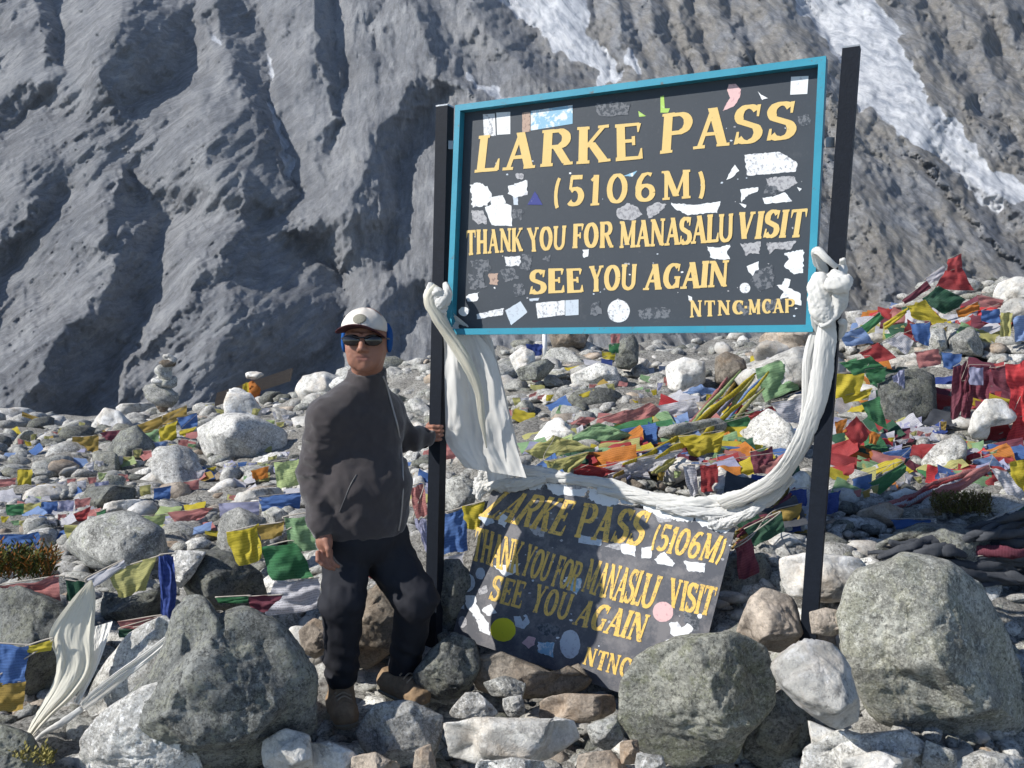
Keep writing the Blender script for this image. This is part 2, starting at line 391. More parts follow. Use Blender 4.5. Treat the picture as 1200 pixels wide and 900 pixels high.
def blur(A, sx, sy):
    def b1(A, s, ax):
        if s < .5: return A
        k = int(3*s)+1; w_ = np.exp(-.5*(np.arange(-k, k+1)/s)**2); w_ /= w_.sum()
        pad = [(0, 0), (0, 0)]; pad[ax] = (k, k); B = np.pad(A, pad, mode='edge'); out = 0
        for i, q in enumerate(w_): out = out+q*(B[:, i:i+A.shape[1]] if ax == 1 else B[i:i+A.shape[0]])
        return out
    return b1(b1(A, sy, 0), sx, 1)
STEP = 2.1
gx = np.arange(-520, 1720, STEP); gy = np.arange(-330, 560, STEP)
PX, PY = np.meshgrid(gx, gy)
W3 = np.stack([PX/60, PY/60, 0*PX], -1)
wx = PX+8*fbm(W3*1.5, 4, 11)+3.5*fbm(W3*5, 4, 15, .65); wy = PY+10*fbm(W3*1.5, 4, 21)+5*fbm(W3*5, 4, 25, .65)
dk = np.zeros(PX.shape)
for p in DARKS: dk = np.maximum(dk, inpoly(wx, wy, p).astype(float))
sn = np.zeros(PX.shape)
for p in SNOW: sn = np.maximum(sn, inpoly(wx, wy, p).astype(float))
sn = blur(sn, .9, .9)
# slope along x: rises gently where the photograph is lit, falls steeply on the shaded flanks
Z1 = .5213
CREST = [[(300,0),(240,60),(218,110),(235,190),(265,265)],[(480,0),(500,60),(530,130),(560,230),(620,330),(655,420)],[(700,-60),(700,0),(710,90),(740,180),(755,270)],[(900,-60),(915,0),(950,70),(1000,150),(1060,240)],
 [(960,185),(870,265),(830,360),(790,450),(800,520),(760,600)],[(555,440),(545,530),(470,610),(380,710),(300,800),(260,900)],[(275,410),(250,480),(240,560),(220,640),(150,720),(100,800),(60,900)],[(70,-60),(80,20),(95,90),(120,150)],
 [(60,480),(0,560),(-80,640)],[(-60,120),(-140,300),(-160,500)],[(860,640),(820,700),(810,800)],[(700,520),(640,540)],[(180,-200),(300,0)],[(440,-200),(480,0)],[(700,-250),(700,-60)]]
GULLY = [[(420,-60),(430,60),(425,170),(340,225),(290,250)],[(560,-60),(570,0),(600,100),(615,230),(640,330),(665,430),(620,480)],[(745,-60),(745,0),(760,100),(768,200),(766,275),(740,340)],[(960,-60),(975,0),(1020,90),(1080,160)],
 [(990,210),(945,290),(905,380),(890,450),(880,600)],[(640,545),(750,600),(765,700),(740,800),(690,870)],[(300,400),(370,490),(345,550),(332,640),(300,740),(230,830),(200,900)],[(140,-60),(132,0),(125,60),(140,150)],[(0,300),(60,260),(110,240)],
 [(150,460),(80,520),(20,620),(-60,720)],[(-20,60),(-80,300),(-90,500)],[(960,660),(900,760)],[(320,-200),(400,0)],[(520,-250),(560,-60)],[(830,-250),(840,-60),(850,40),(870,150)]]
CREST = [[(x*Z1, y*Z1) for x, y in l] for l in CREST]+[[(520,-60),(545,0),(600,70),(660,112),(720,160),(760,260)],[(757,-80),(757,0),(775,50),(797,90)],[(792,-40),(797,15),(815,60),(832,95)],[(838,-60),(840,0),(856,40),(876,80)],[(880,-60),(900,0),(935,50),(968,100),(988,190),(1040,290),(1052,340)],
 [(1020,-60),(1058,0),(1090,60),(1130,130),(1205,205),(1300,260)],[(1080,-60),(1108,0),(1150,60),(1200,130),(1300,220)],[(1140,-60),(1160,0),(1205,55),(1300,150)],[(1005,188),(1062,252),(1112,312),(1150,380)],[(1072,192),(1130,250),(1192,312),(1260,380)],[(720,-60),(722,0),(735,60),(745,120)],[(1220,-60),(1260,20),(1400,160)],[(1150,215),(1240,300),(1320,380)]]
GULLY = [[(x*Z1, y*Z1) for x, y in l] for l in GULLY]+[[(575,-60),(600,0),(650,62),(702,112),(740,200)],[(775,-80),(778,0),(790,45),(806,85)],[(812,-40),(815,8),(828,50),(842,95)],[(860,-60),(862,0),(876,40),(892,80)],[(920,-60),(945,0),(985,62),(1020,130),(1064,190),(1112,240),(1165,292),(1230,345)],
 [(1040,-60),(1085,0),(1112,60),(1166,140),(1230,195)],[(1110,-60),(1136,0),(1172,60),(1225,120),(1300,190)],[(1022,184),(1082,240),(1132,308),(1180,380)],[(1095,190),(1162,252),(1225,312)],[(700,-60),(700,0),(708,60),(712,120)],[(740,-60),(742,0),(752,60)],[(1180,-60),(1215,10),(1350,160)],[(960,130),(968,200),(1000,290),(1020,350)]]
def dist(lines):
    d = np.full(PX.shape, 1e9)
    for l in lines:
        for (x0, y0), (x1, y1) in zip(l[:-1], l[1:]):
            ex, ey = x1-x0, y1-y0; t = np.clip(((wx-x0)*ex+(wy-y0)*ey)/(ex*ex+ey*ey), 0, 1); d = np.minimum(d, np.hypot(wx-x0-t*ex, wy-y0-t*ey))
    return d
dcr, dgu = dist(CREST), dist(GULLY)
NET = np.minimum(blur(dcr+dgu, 12, 12), 150)*dgu/(dgu+dcr+.5)
lft = 1/(1+np.exp((PX-350-.15*PY)/45.)); rgt = 1/(1+np.exp(-(PX-640-.2*PY)/45.)); mid = np.clip(1-lft-rgt, 0, 1)
def ribs(ang, wl, ratio, seed, oct_=4, g=.55, warp=10):
    a_ = math.radians(ang); w1 = warp*fbm(W3*1.3+seed, 3, seed); w2 = warp*fbm(W3*1.3+seed+40, 3, seed+9)
    X_, Y_ = PX+w1, PY+w2; al = X_*math.cos(a_)-Y_*math.sin(a_); cr_ = X_*math.sin(a_)+Y_*math.cos(a_)
    return fbm(np.stack([cr_/wl, al/(wl*ratio), 0*PX+seed], -1), oct_, seed, g, True)
mt1 = fbm(np.stack([(PX-PY*.3)/60, PY/200, 0*PX], -1), 3, 31)
slope = .42+.30*mt1
dkb = blur(dk, 1.0, 2.5)
slope = slope*(1-dkb)-1.4*dkb
H = np.cumsum(slope, 1)*STEP
H = H-blur(H, 60, 0)
H = .62*blur(H, .5, 4.0)+1.12*NET
big = ribs(48, 40, 3.2, 61, 4, .55)*lft+ribs(96, 34, 3.5, 62, 3)*mid+ribs(118, 34, 3.6, 63, 3)*rgt
fin = ribs(42, 11, 5.5, 71, 4, .6, 3)*lft+ribs(92, 10, 5.5, 72, 4, .6, 3)*mid+ribs(122, 10, 6, 73, 4, .6, 3)*rgt
msk = .55+.6*np.clip(fbm(W3*1.1, 2, 77)+.3, 0, 1)
H = H+(4.5*big+4.0*fin*msk)*(1-.9*sn)+(.35*fbm(W3*13, 4, 81, .7))*(1-.8*sn)
H = H+sn*(1.6*ribs(118, 14, 6, 90, 3)-2.0)
H = H+5*fbm(W3*.7, 2, 99)
AA, TT = ray(PX, PY)
CS = 1.0
Yb = (112+11.6*CS)/(1-CS*np.minimum(TT, .78))
Yb = np.where(PX > 600, Yb-0.00*(PX-600), Yb)
Dm = Yb-H*(Yb/FPX)
MV = np.stack([AA*Dm, Dm, CAMZ+TT*Dm], -1)
m = NT('mountain_rock', .95, .1)
def along(rot, sx, sz): return m.map(m.map(None, (1, .35, 1), (0, rot, 0)), (sx, .6, sz))
stl = m.noise(1, 8, .72, along(-.80, 1.0, .22), .5); stc = m.noise(1, 8, .72, along(.05, 1.0, .22), .5); str_ = m.noise(1, 8, .72, along(.52, 1.0, .22), .5)
e = m.attr('east'); wst = m.attr('west')
stk = m.mix(wst, m.mix(e, stc, str_), stl)
c = m.mix(m.ramp(m.noise(.07, 6, .65), [(.35, 0.0), (.65, 1.0)]), (.175, .185, .205), (.325, .335, .355))
rx = m.math('MULTIPLY', m.ramp(m.noise(.12, 6, .7), [(.40, 0.), (.56, 1.)]), m.math('ADD', e, .12))
c = m.mix(m.math('MULTIPLY', rx, .75), c, (.25, .235, .21))
c = m.mix(m.math('MULTIPLY', m.ramp(stk, [(.40, 1.), (.50, 0.)]), .5), c, (.11, .11, .118))
c = m.mix(m.math('MULTIPLY', m.ramp(m.noise(1.8, 7, .8), [(.38, 1.), (.50, 0.)]), .3), c, (.115, .115, .12))
c = m.mix(m.math('MULTIPLY', m.ramp(stk, [(.54, 0.), (.66, 1.)]), .5), c, (.46, .465, .48))
c = m.mix(m.math('MULTIPLY', m.ramp(m.noise(2.6, 6, .8), [(.55, 0.), (.64, 1.)]), .3), c, (.44, .445, .46))
ist = m.noise(1, 7, .7, along(.52, .7, .07), .3)
ice = m.mix(m.ramp(ist, [(.36, 0.), (.60, 1.)]), (.30, .33, .39), (.66, .68, .72))
ice = m.mix(m.ramp(m.noise(.8, 7, .75), [(.60, 0.), (.72, .6)]), ice, (.22, .21, .21))
sf = m.ramp(m.math('ADD', m.attr('snow'), m.math('MULTIPLY', m.math('SUBTRACT', m.math('ADD', m.math('MULTIPLY', ist, .6), m.math('MULTIPLY', m.noise(1.3, 6, .75), .4)), .5), 1.9)), [(.42, 0.), (.72, 1.)])
c = m.mix(sf, c, ice); m.col(c)
n1 = m.bump(stk, .8, 1.0); n2 = m.bump(m.noise(1.1, 8, .75), .4, .6, n1); m.bump(m.noise(3.5, 6, .8), .7, .35, n2)
mt = mk('mountain', MV.reshape(-1, 3), grid_faces(*PX.shape), m.m, attrs={'snow': sn.ravel(), 'east': rgt.ravel(), 'west': lft.ravel()}, smooth=False)
mt['kind'] = 'structure'; mt['label'] = 'bare grey mountain face with ice filled couloirs'

# ---------------------------------------------------------------- rocks
def ico(n):
    import bmesh
    b = bmesh.new(); bmesh.ops.create_icosphere(b, subdivisions=n, radius=1)
    V = np.array([v.co[:] for v in b.verts]); F = np.array([[v.index for v in f.verts] for f in b.faces]); b.free(); return V, F
ICO = {n: ico(n) for n in (2, 3, 4, 5, 6)}
def rock_shape(seed, lv=3, flat=(1, 1, 1), planes=14, rough=.05):
    r = np.random.RandomState(seed); V, F = ICO[lv]
    N = r.normal(size=(planes, 3)); N /= np.linalg.norm(N, axis=1)[:, None]
    d = r.uniform(.5, .9, planes)
    c = V@N.T; R = np.where(c > .05, d/np.maximum(c, .05), 9)
    k = 34.; rad = -np.log(np.exp(-k*R).sum(1)+np.exp(-k*1.15))/k
    P = V*rad[:, None]*np.array(flat)
    nz = fbm(P*2.1+seed*3.1, 4, seed % 97); P = P*(1+rough*nz[:, None]*1.6)+V*(rough*.5*fbm(P*7+seed, 3, 5))[:, None]
    return P, F
def polyR(poly, cx, cy, th):
    """distance from a centre to a star-shaped outline along each angle"""
    P = np.array(poly, float)-(cx, cy); out = np.full(len(th), 1e9); dx, dy = np.cos(th), np.sin(th)
    for i in range(len(P)):
        a = P[i]; b = P[(i+1) % len(P)]; e = b-a
        den = dx*e[1]-dy*e[0]; den = np.where(np.abs(den) < 1e-9, 1e-9, den)
        t = (a[0]*e[1]-a[1]*e[0])/den; s = (a[0]*dy-a[1]*dx)/den
        ok = (t > 0) & (s >= -1e-6) & (s <= 1+1e-6); out = np.where(ok & (t < out), t, out)
    return np.where(out > 1e8, np.linalg.norm(P, axis=1).mean(), out)
def hero(name, poly, Y, T, mat, label, apex=None, seed=0, lv=5, p=2.6, rough=1.0, cat='boulder', facets=16, group=None, back=1.0, cracks=()):
    P = np.array(poly, float); mc = P.mean(0); P = mc+(P-mc)*(1.07 if Y < 4.3 else 1.03); poly = P.tolist(); A_ = 0.5*np.sum(P[:, 0]*np.roll(P[:, 1], -1)-np.roll(P[:, 0], -1)*P[:, 1])
    x, y = P[:, 0], P[:, 1]; x1, y1 = np.roll(x, -1), np.roll(y, -1); cr = x*y1-x1*y
    cx, cy = ((x+x1)*cr).sum()/(6*A_), ((y+y1)*cr).sum()/(6*A_)
    ax, ay = apex or (cx, cy)
    if apex is None and mat not in (R_DARK, R_BROWN):   # bulk of the stone turned to the light
        ax, ay = cx+.40*(x.max()-cx), cy+.30*(y.max()-cy); p = min(p, 1.9)
    V, F = ICO[lv]
    th = np.arctan2(-V[:, 2], V[:, 0]); tt = np.clip(np.hypot(V[:, 0], V[:, 2]), 0, 1); dp = V[:, 1]
    rr = 0
    for k, wgt in ((-.035, .25), (0, .5), (.035, .25)): rr = rr+wgt*polyR(poly, cx, cy, th+k)
    rr = rr*(1+.012*vnoise(np.stack([np.cos(th)*4, np.sin(th)*4, 0*th+seed], -1), 3))
    ox, oy = cx+rr*np.cos(th), cy+rr*np.sin(th)
    front = dp < 0
    t2 = np.where(front, tt, tt)
    s = (1-t2**p); s = np.maximum(s, 0)**(1/p)
    c0x = np.where(front, ax, cx); c0y = np.where(front, ay, cy)
    qx = c0x+(ox-c0x)*t2; qy = c0y+(oy-c0y)*t2
    dep = np.where(front, -T*s, T*s*back)
    for (x0, y0, x1_, y1_, wd_, dd_) in cracks:
        ex_, ey_ = x1_-x0, y1_-y0; tq = np.clip(((qx-x0)*ex_+(qy-y0)*ey_)/(ex_*ex_+ey_*ey_), 0, 1); ds = np.hypot(qx-x0-tq*ex_+2*vnoise(np.stack([qx/9, qy/9, 0*qx], -1), 3), qy-y0-tq*ey_)
        dep = dep+np.where(front, dd_*np.exp(-(ds/wd_)**2), 0)
    W = atn(qx, qy, Y+dep)
    C = np.array(at(cx, cy, Y)); L = W-C; sz = T+rr.mean()*Y/FPX
    r = np.random.RandomState(seed+11)
    for i in range(facets):
        n = r.normal(size=3); n[1] = -abs(n[1])*1.1-.15; n /= np.linalg.norm(n)
        pr = L@n; d = np.quantile(pr, .91+r.uniform(-.07, .06)); ex = np.maximum(pr-d, 0)
        edge = 1-.8*np.clip((tt-.88)/.12, 0, 1)*front
        L = L-n[None]*(ex*.93*edge)[:, None]
    nrm = L/(np.linalg.norm(L, axis=1)[:, None]+1e-6)
    sc = 1/sz
    edge = .35+.65*(1-np.clip((tt-.8)/.2, 0, 1))
    dsp = .028*fbm(L*sc*2.4+seed, 3, seed+1)+.015*fbm(L*sc*8+seed, 5, seed+2, .65)-.035*np.maximum(0, fbm(L*sc*2.2*np.array([1, 1, 1.8])+seed*2, 4, seed+3, .5, True)-1.0)
    L = L+nrm*(dsp*sz*rough*edge)[:, None]
    o = mk(name, L, F, mat); o.location = C
    tag(o, label, cat, group)
    return o
HEROES = [
 # foreground right
 ('boulder', [(1008,674),(1060,656),(1112,666),(1146,690),(1176,738),(1197,775),(1204,860),(1182,892),(1110,900),(1072,880),(1040,855),(1012,818),(992,765),(987,722),(998,690)], 3.12,.44,R_LICH,'huge rounded grey boulder filling the right foreground, its left face sunlit',(1058,800),1.6,5),
 ('boulder', [(725,800),(745,772),(790,752),(850,745),(900,760),(914,790),(905,825),(872,862),(862,900),(790,905),(742,885),(726,850)], 3.02,.20,R_MOSS,'greenish lichen covered boulder in front of the fallen sign',(850,840),1.8,5),
 ('boulder', [(196,712),(215,697),(240,700),(255,722),(262,718),(282,712),(330,738),(368,790),(372,850),(365,905),(180,910),(82,902),(82,865),(130,828),(178,792),(196,750)], 3.1,.3,R_DARK,'large dark craggy boulder left of the man, sunlit on its left shoulder',(205,800),2.4,6),  # dark rock colour stands for this boulder's shaded face
 ('stone', [(912,768),(945,745),(980,748),(992,775),(1012,850),(985,858),(940,828),(915,805),(905,780)], 2.74,.19,R_WHITE,'angular cream white stone between the green boulder and the huge right boulder',(992,815),1.9,7),
 ('stone', [(862,745),(880,700),(895,688),(930,700),(940,742),(920,765),(895,760)], 3.3,.13,R_TAN,'brownish wedge shaped stone left of the right post foot',(925,745),1.9,8),
 ('stone', [(912,655),(950,648),(1010,652),(1022,665),(1012,700),(968,705),(925,698),(914,680)], 3.55,.14,R_WHITE,'flat pale slab behind the foot of the right post',(1000,690),2.0,9),
 ('stone', [(949,718),(968,712),(988,718),(990,738),(975,745),(952,742)], 3.12,.05,R_TAN,'small pinkish tan stone wedged right of the post foot',None,2.5,10),
 ('stone', [(935,872),(980,850),(1010,862),(1060,856),(1090,880),(1110,915),(930,915)], 2.85,.15,R_PALE,'pale speckled stone at the bottom edge below the cream one',(1050,895),1.9,11),
 ('stone', [(948,845),(985,860),(1003,880),(955,890)], 2.95,.07,R_WHITE,'small white wedge under the cream white stone',None,2.6,12),
 ('stone', [(1118,893),(1150,880),(1200,888),(1240,905),(1200,925),(1110,920)], 2.8,.1,R_PALE,'light stone poking up at the bottom right corner',None,2.4,13),
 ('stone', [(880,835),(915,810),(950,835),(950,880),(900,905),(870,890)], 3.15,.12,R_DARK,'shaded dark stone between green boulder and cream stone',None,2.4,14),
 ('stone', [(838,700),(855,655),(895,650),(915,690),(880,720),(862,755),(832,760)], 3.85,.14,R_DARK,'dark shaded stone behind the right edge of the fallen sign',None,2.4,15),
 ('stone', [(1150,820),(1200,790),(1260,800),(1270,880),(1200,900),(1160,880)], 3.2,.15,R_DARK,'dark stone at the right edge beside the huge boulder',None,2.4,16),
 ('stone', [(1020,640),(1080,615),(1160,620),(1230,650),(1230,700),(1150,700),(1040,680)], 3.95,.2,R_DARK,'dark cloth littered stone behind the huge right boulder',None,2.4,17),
 ('boulder', [(84,868),(120,835),(165,808),(190,800),(210,832),(222,868),(240,910),(84,910)], 2.98,.14,R_PALE,'pale sunlit flank at the lower left of the dark craggy boulder',(190,890),1.8,19),  # same boulder's sunlit side, its light put into a paler rock colour
 ('stone', [(486,880),(505,872),(512,905),(484,910)], 2.95,.05,R_TAN,'small tan stone left of the long flat white stone',None,2.2,20),
 ('stone', [(990,888),(1030,880),(1075,892),(1085,915),(985,915)], 2.7,.08,R_WHITE,'white stone at the bottom edge right of the green boulder',None,2.2,40),
 ('stone', [(306,868),(335,852),(362,862),(366,900),(310,905)], 3.0,.09,R_WHITE,'white stone at the bottom edge right of the dark craggy boulder',None,2.2,81),
 ('stone', [(560,895),(600,888),(640,893),(650,912),(556,912)], 2.85,.07,R_PALE,'pale slab at the bottom edge under the long flat white stone',None,2.4,82),
 ('stone', [(1085,868),(1118,880),(1122,905),(1080,900)], 2.8,.06,R_GREY,'grey stone under the huge boulder at the bottom edge',None,2.3,83),
 ('stone', [(566,800),(592,792),(616,800),(612,816),(575,818)], 3.45,.06,R_GREY,'grey stone between the broad brown stone and the little cube shaped one',None,2.3,84),
 # foreground middle row
 ('stone', [(407,862),(440,824),(475,822),(522,838),(506,890),(470,896),(420,880)], 3.2,.13,R_PALE,"blocky pale stone under the man's left boot",(490,885),1.9,21),
 ('stone', [(503,850),(560,842),(605,843),(672,845),(686,870),(640,890),(560,900),(510,902)], 3.05,.12,R_WHITE,'long flat white stone at the bottom centre',(655,888),2.1,22),
 ('stone', [(321,826),(345,812),(378,795),(402,812),(412,850),(385,862),(340,852)], 3.62,.10,R_PALE,"white speckled stone beside the man's right boot",(398,850),1.9,23),
 ('stone', [(524,838),(545,812),(560,812),(588,836),(570,845),(530,842)], 3.3,.06,R_PALE,'small light triangular stone behind the long white stone',None,2.8,24),
 ('stone', [(588,818),(612,815),(616,838),(592,842)], 3.3,.05,R_PALE,'little cube shaped pale stone under the fallen sign',None,3.4,25),
 ('stone', [(624,820),(640,813),(720,815),(724,838),(680,846),(628,840)], 3.35,.09,R_TAN,'long tan and grey stone below the lower edge of the fallen sign',(700,842),2,26),
 ('stone', [(686,850),(724,838),(730,865),(712,882),(695,872)], 3.05,.06,R_GREY,'grey wedge stone touching the green boulder from the left',None,2.6,27),
 ('stone', [(725,870),(750,866),(748,895),(728,895)], 2.9,.04,R_TAN,'small upright tan stone left below the green boulder',None,2.8,28),
 ('stone', [(362,872),(385,868),(412,880),(430,905),(360,905)], 3.05,.08,R_WHITE,'white stone at the bottom edge left of the blocky pale one',None,2.8,29),
 ('stone', [(410,888),(440,882),(470,898),(470,912),(405,912)], 3.0,.07,R_TAN,'tan stone at the bottom edge under the blocky pale one',None,2.8,30),
 ('stone', [(676,885),(715,880),(735,900),(730,915),(676,915)], 2.9,.06,R_TAN,'tan stone at the bottom edge under the grey wedge',None,2.8,31),
 ('stone', [(746,882),(775,885),(785,915),(745,915)], 2.75,.05,R_PALE,'pale stone at the bottom edge under the green boulder',None,2.8,32),
 ('stone', [(486,790),(505,762),(530,742),(556,752),(562,780),(545,815),(510,822),(490,812)], 3.55,.14,R_DARK,"dark stone with a lit left edge right of the man's left boot",(515,785),2.0,33),
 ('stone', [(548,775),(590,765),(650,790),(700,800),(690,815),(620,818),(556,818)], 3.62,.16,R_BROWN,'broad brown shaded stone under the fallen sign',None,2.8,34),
 ('stone', [(418,700),(440,680),(462,690),(470,720),(460,760),(430,790),(415,780),(410,740)], 3.85,.16,R_BROWN,"brown stone seen between the man's legs",None,2.6,35),
 ('stone', [(350,740),(368,725),(385,730),(388,760),(370,775),(355,765)], 3.75,.1,R_TAN,"tan stone behind the man's right knee",None,2.6,36),
 ('stone', [(514,660),(540,655),(560,690),(545,735),(515,745),(505,700)], 4.05,.12,R_DARK,'dark stone behind the foot of the left post',None,2.6,37),
 # left
 ('stone', [(150,745),(190,720),(210,735),(205,770),(140,820),(95,850),(88,830),(115,790)], 3.35,.12,R_PALE,'pale slanting stone lying on the left shoulder of the dark craggy boulder',(190,790),1.9,41),
 ('boulder', [(-30,880),(0,850),(35,862),(60,905),(55,930),(-30,930)], 3.0,.15,R_DARK,'mossy dark stone at the bottom left corner',None,2.6,42),
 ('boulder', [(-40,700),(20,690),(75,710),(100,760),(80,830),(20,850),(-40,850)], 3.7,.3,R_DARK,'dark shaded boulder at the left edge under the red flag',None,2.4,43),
 ('boulder', [(208,665),(232,645),(270,648),(305,672),(312,700),(290,715),(225,710)], 4.15,.2,R_DARK,'square shouldered dark boulder behind the craggy one',(240,690),2.2,44),
 ('boulder', [(190,660),(205,645),(240,648),(228,670),(212,690),(192,685)], 4.05,.1,R_PALE,'pale block in front of the square shouldered boulder',None,2.8,45),
 ('boulder', [(62,640),(90,610),(150,598),(190,620),(195,655),(150,672),(100,668)], 4.9,.3,R_GREY,'wide grey rock under the yellow flag on the left slope',(150,655),2.0,46),
 ('stone', [(120,690),(150,700),(185,690),(190,720),(160,745),(120,735)], 4.2,.15,R_DARK,'dark stone between the cream scarf and the blue flag',None,2.4,47),
 ('stone', [(250,605),(280,595),(310,608),(318,650),(285,660),(250,640)], 4.7,.14,R_GREY,'grey stone under the bright yellow flag',None,2.6,48),
 ('boulder', [(225,500),(262,484),(300,488),(338,505),(335,535),(290,548),(240,540)], 8.2,.5,R_PALE,'broad pale lichen rock on the slope below the plank',(270,520),2.0,49),
 ('boulder', [(345,455),(352,440),(380,436),(402,442),(402,478),(360,480)], 11.0,.4,R_WHITE,"chalk white rock behind the man's right shoulder",None,2.8,50),
 ('boulder', [(105,500),(122,478),(140,482),(160,502),(140,512),(108,512)], 11.5,.4,R_WHITE,'whitish pointed rock on the left crest above the red flag',None,2.6,51),
 ('stone', [(140,505),(160,498),(182,520),(185,545),(150,552),(112,545)], 8.4,.3,R_DARK,'dark grey stone below the maroon flag',None,2.6,52),
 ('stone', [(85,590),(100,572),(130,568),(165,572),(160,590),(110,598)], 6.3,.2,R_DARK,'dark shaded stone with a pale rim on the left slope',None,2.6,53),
 # middle slope
 ('stone', [(516,565),(545,556),(562,565),(556,590),(530,605),(514,598)], 4.5,.1,R_GREY,'grey striped stone right of the left post',None,2.8,61),
 ('stone', [(596,418),(612,406),(626,412),(628,428),(606,438)], 7.4,.15,R_WHITE,'white block on the crest left of the thin white rod',None,3,62),
 ('stone', [(604,432),(640,420),(656,428),(636,446),(610,446)], 7.3,.15,R_DARK,'dark slab leaning on the white block on the crest',None,3,63),
 ('boulder', [(778,428),(800,418),(826,424),(826,448),(804,466),(784,456)], 6.9,.25,R_WHITE,'round white stone on the crest below the sign',None,2.4,64),
 ('boulder', [(838,420),(852,410),(872,420),(876,440),(860,452),(838,448)], 6.9,.25,R_BROWN,'dark brown stone right of the round white one',None,2.6,65),
 ('boulder', [(668,440),(700,424),(722,430),(728,450),(700,462),(672,455)], 7.2,.25,R_PALE,'pale rock on the crest behind the middle flags',None,2.6,66),
 ('boulder', [(860,440),(890,425),(930,408),(975,400),(1005,420),(990,450),(930,455),(880,470)], 6.6,.35,R_WHITE,'bright pale slab behind the white scarf on the right post',(930,425),2.8,67),
 ('boulder', [(880,398),(905,386),(955,384),(985,398),(960,420),(910,416)], 7.6,.35,R_TAN,'tan slab just under the right corner of the sign',None,3,68),
 ('boulder', [(1158,348),(1170,332),(1190,324),(1230,328),(1230,350),(1180,356)], 7.0,.2,R_WHITE,'white stone capping the mound at the right edge',None,2.6,69),
 ('boulder', [(1164,362),(1185,350),(1230,352),(1230,372),(1180,378)], 6.9,.2,R_WHITE,'white stone just below the mound cap stone',None,2.6,70),
 ('boulder', [(1120,392),(1140,380),(1152,405),(1150,418),(1110,414),(1112,398)], 6.7,.2,R_GREY,'grey stone on the mound under the green flag',None,2.6,71),
 ('boulder', [(1086,385),(1108,382),(1112,412),(1088,414)], 6.8,.2,R_GREY,'upright grey stone left of the stone under the green flag',None,2.8,72),
 ('boulder', [(1140,485),(1155,468),(1175,468),(1192,488),(1188,496),(1160,500),(1160,520),(1138,524),(1134,505)], 5.5,.15,R_WHITE,'bright white stone between the red cloths at the right edge',None,2.6,73),
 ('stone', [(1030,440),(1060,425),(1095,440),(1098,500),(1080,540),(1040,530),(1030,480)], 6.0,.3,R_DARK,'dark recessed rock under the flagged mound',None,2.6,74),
 ('stone', [(1098,520),(1120,510),(1135,520),(1132,545),(1085,560),(1078,540)], 5.2,.14,R_PALE,'pale stone below the white one at the right',None,2.6,75),
 ('stone', [(1040,580),(1060,572),(1084,578),(1080,598),(1050,600)], 4.75,.1,R_WHITE,'small white stone left of the mossy patch',None,2.6,76),
 ('stone', [(1000,600),(1040,588),(1060,598),(1050,618),(1005,618)], 4.4,.1,R_TAN,'low tan stone beside the right post at knee height',None,2.8,77),
 ('stone', [(640,385),(665,382),(690,392),(684,408),(648,410)], 9.2,.2,R_BROWN,'brown rock on the crest just under the sign edge',None,2.8,78),
]
for i, (nm, poly, Y, T, mat, lab, ap, p, sd) in enumerate(HEROES):
    big = nm == 'boulder' and Y < 3.6
    hero(nm, poly, Y, T, mat, lab, ap, sd, 6 if big else (5 if Y < 4.2 else 4), p, 1.1 if big else 1.0, nm, 22 if big else 14, cracks=((262,716,270,800,4,.07),(215,770,250,860,5,.04),(300,740,345,840,6,.03)) if 'craggy boulder left' in lab or 'dark craggy boulder left' in lab else (((1085,670,1070,780,4,.03),(1130,700,1120,860,5,.03)) if 'huge rounded' in lab else ()))

# loose rubble: the ones that show largest are things of their own
SH = []
for i in range(16):
    r = np.random.RandomState(100+i)
    v, f = rock_shape(200+i, 4, (1, r.uniform(.75, 1.1), r.uniform(.45, .85)), 11, .06)
    me = mk('stone', v, f, R_GREY); SH.append(me.data); bpy.data.objects.remove(me)
SHM = {}
def shmesh(i, mat):
    if (i, mat.name) not in SHM:
        q = SH[i].copy(); q.materials.clear(); q.materials.append(mat); SHM[(i, mat.name)] = q
    return SHM[(i, mat.name)]
rs = np.random.RandomState(5)
def zone(px, py):
    if px < 380: return 'far' if py < 530 else ('mid' if py < 620 else 'near')
    if px < 560: return 'man'
    if px < 960: return 'crest' if py < 470 else 'flags'
    return 'right'
ZL = {'far': ('STONE in the pale rubble along the left crest', 'stones along the left crest'),
 'mid': ('STONE in the rubble slope between the left flag strings', 'stones on the left middle slope'),
 'near': ('STONE near the front flag strings left of the man', 'stones near the front left'),
 'man': ('STONE on the slope behind the man and the left post', 'stones behind the man'),
 'crest': ('STONE on the crest right below the painted sign', 'stones on the crest under the sign'),
 'flags': ('STONE among the flag heaps behind the fallen sign', 'stones among the middle flags'),
 'right': ('STONE on the flagged mound right of the right post', 'stones on the right mound')}
CN = {'pale_granite': 'pale speckled', 'white_granite': 'white', 'grey_gneiss': 'grey', 'lichen_granite': 'lichen spotted', 'dark_and_shaded_rock': 'dark', 'tan_stone': 'tan', 'brown_stone': 'brown'}
N_IND = 236
cand = []
while len(cand) < N_IND:
    px = rs.uniform(-60, 1260); py = rs.uniform(400, 900)
    sz = float(np.clip(rs.lognormal(2.95, .42), 11, 46))   # half width in picture points
    if py > 600: sz *= 1.15
    ok = all((px-q[0])**2+((py-q[1])*1.6)**2 > (.72*(sz+q[2]))**2 for q in cand)
    if not ok or (px > 1040 and 560 < py < 640) or (535 < px < 860 and 600 < py < 835): continue
    if py < np.interp(px, [0, 380, 600, 900, 1060, 1200], [490, 462, 415, 412, 360, 345]): continue
    cand.append((px, py, sz))
cn = np.array(cand); Yc = hit(cn[:, 0], cn[:, 1])
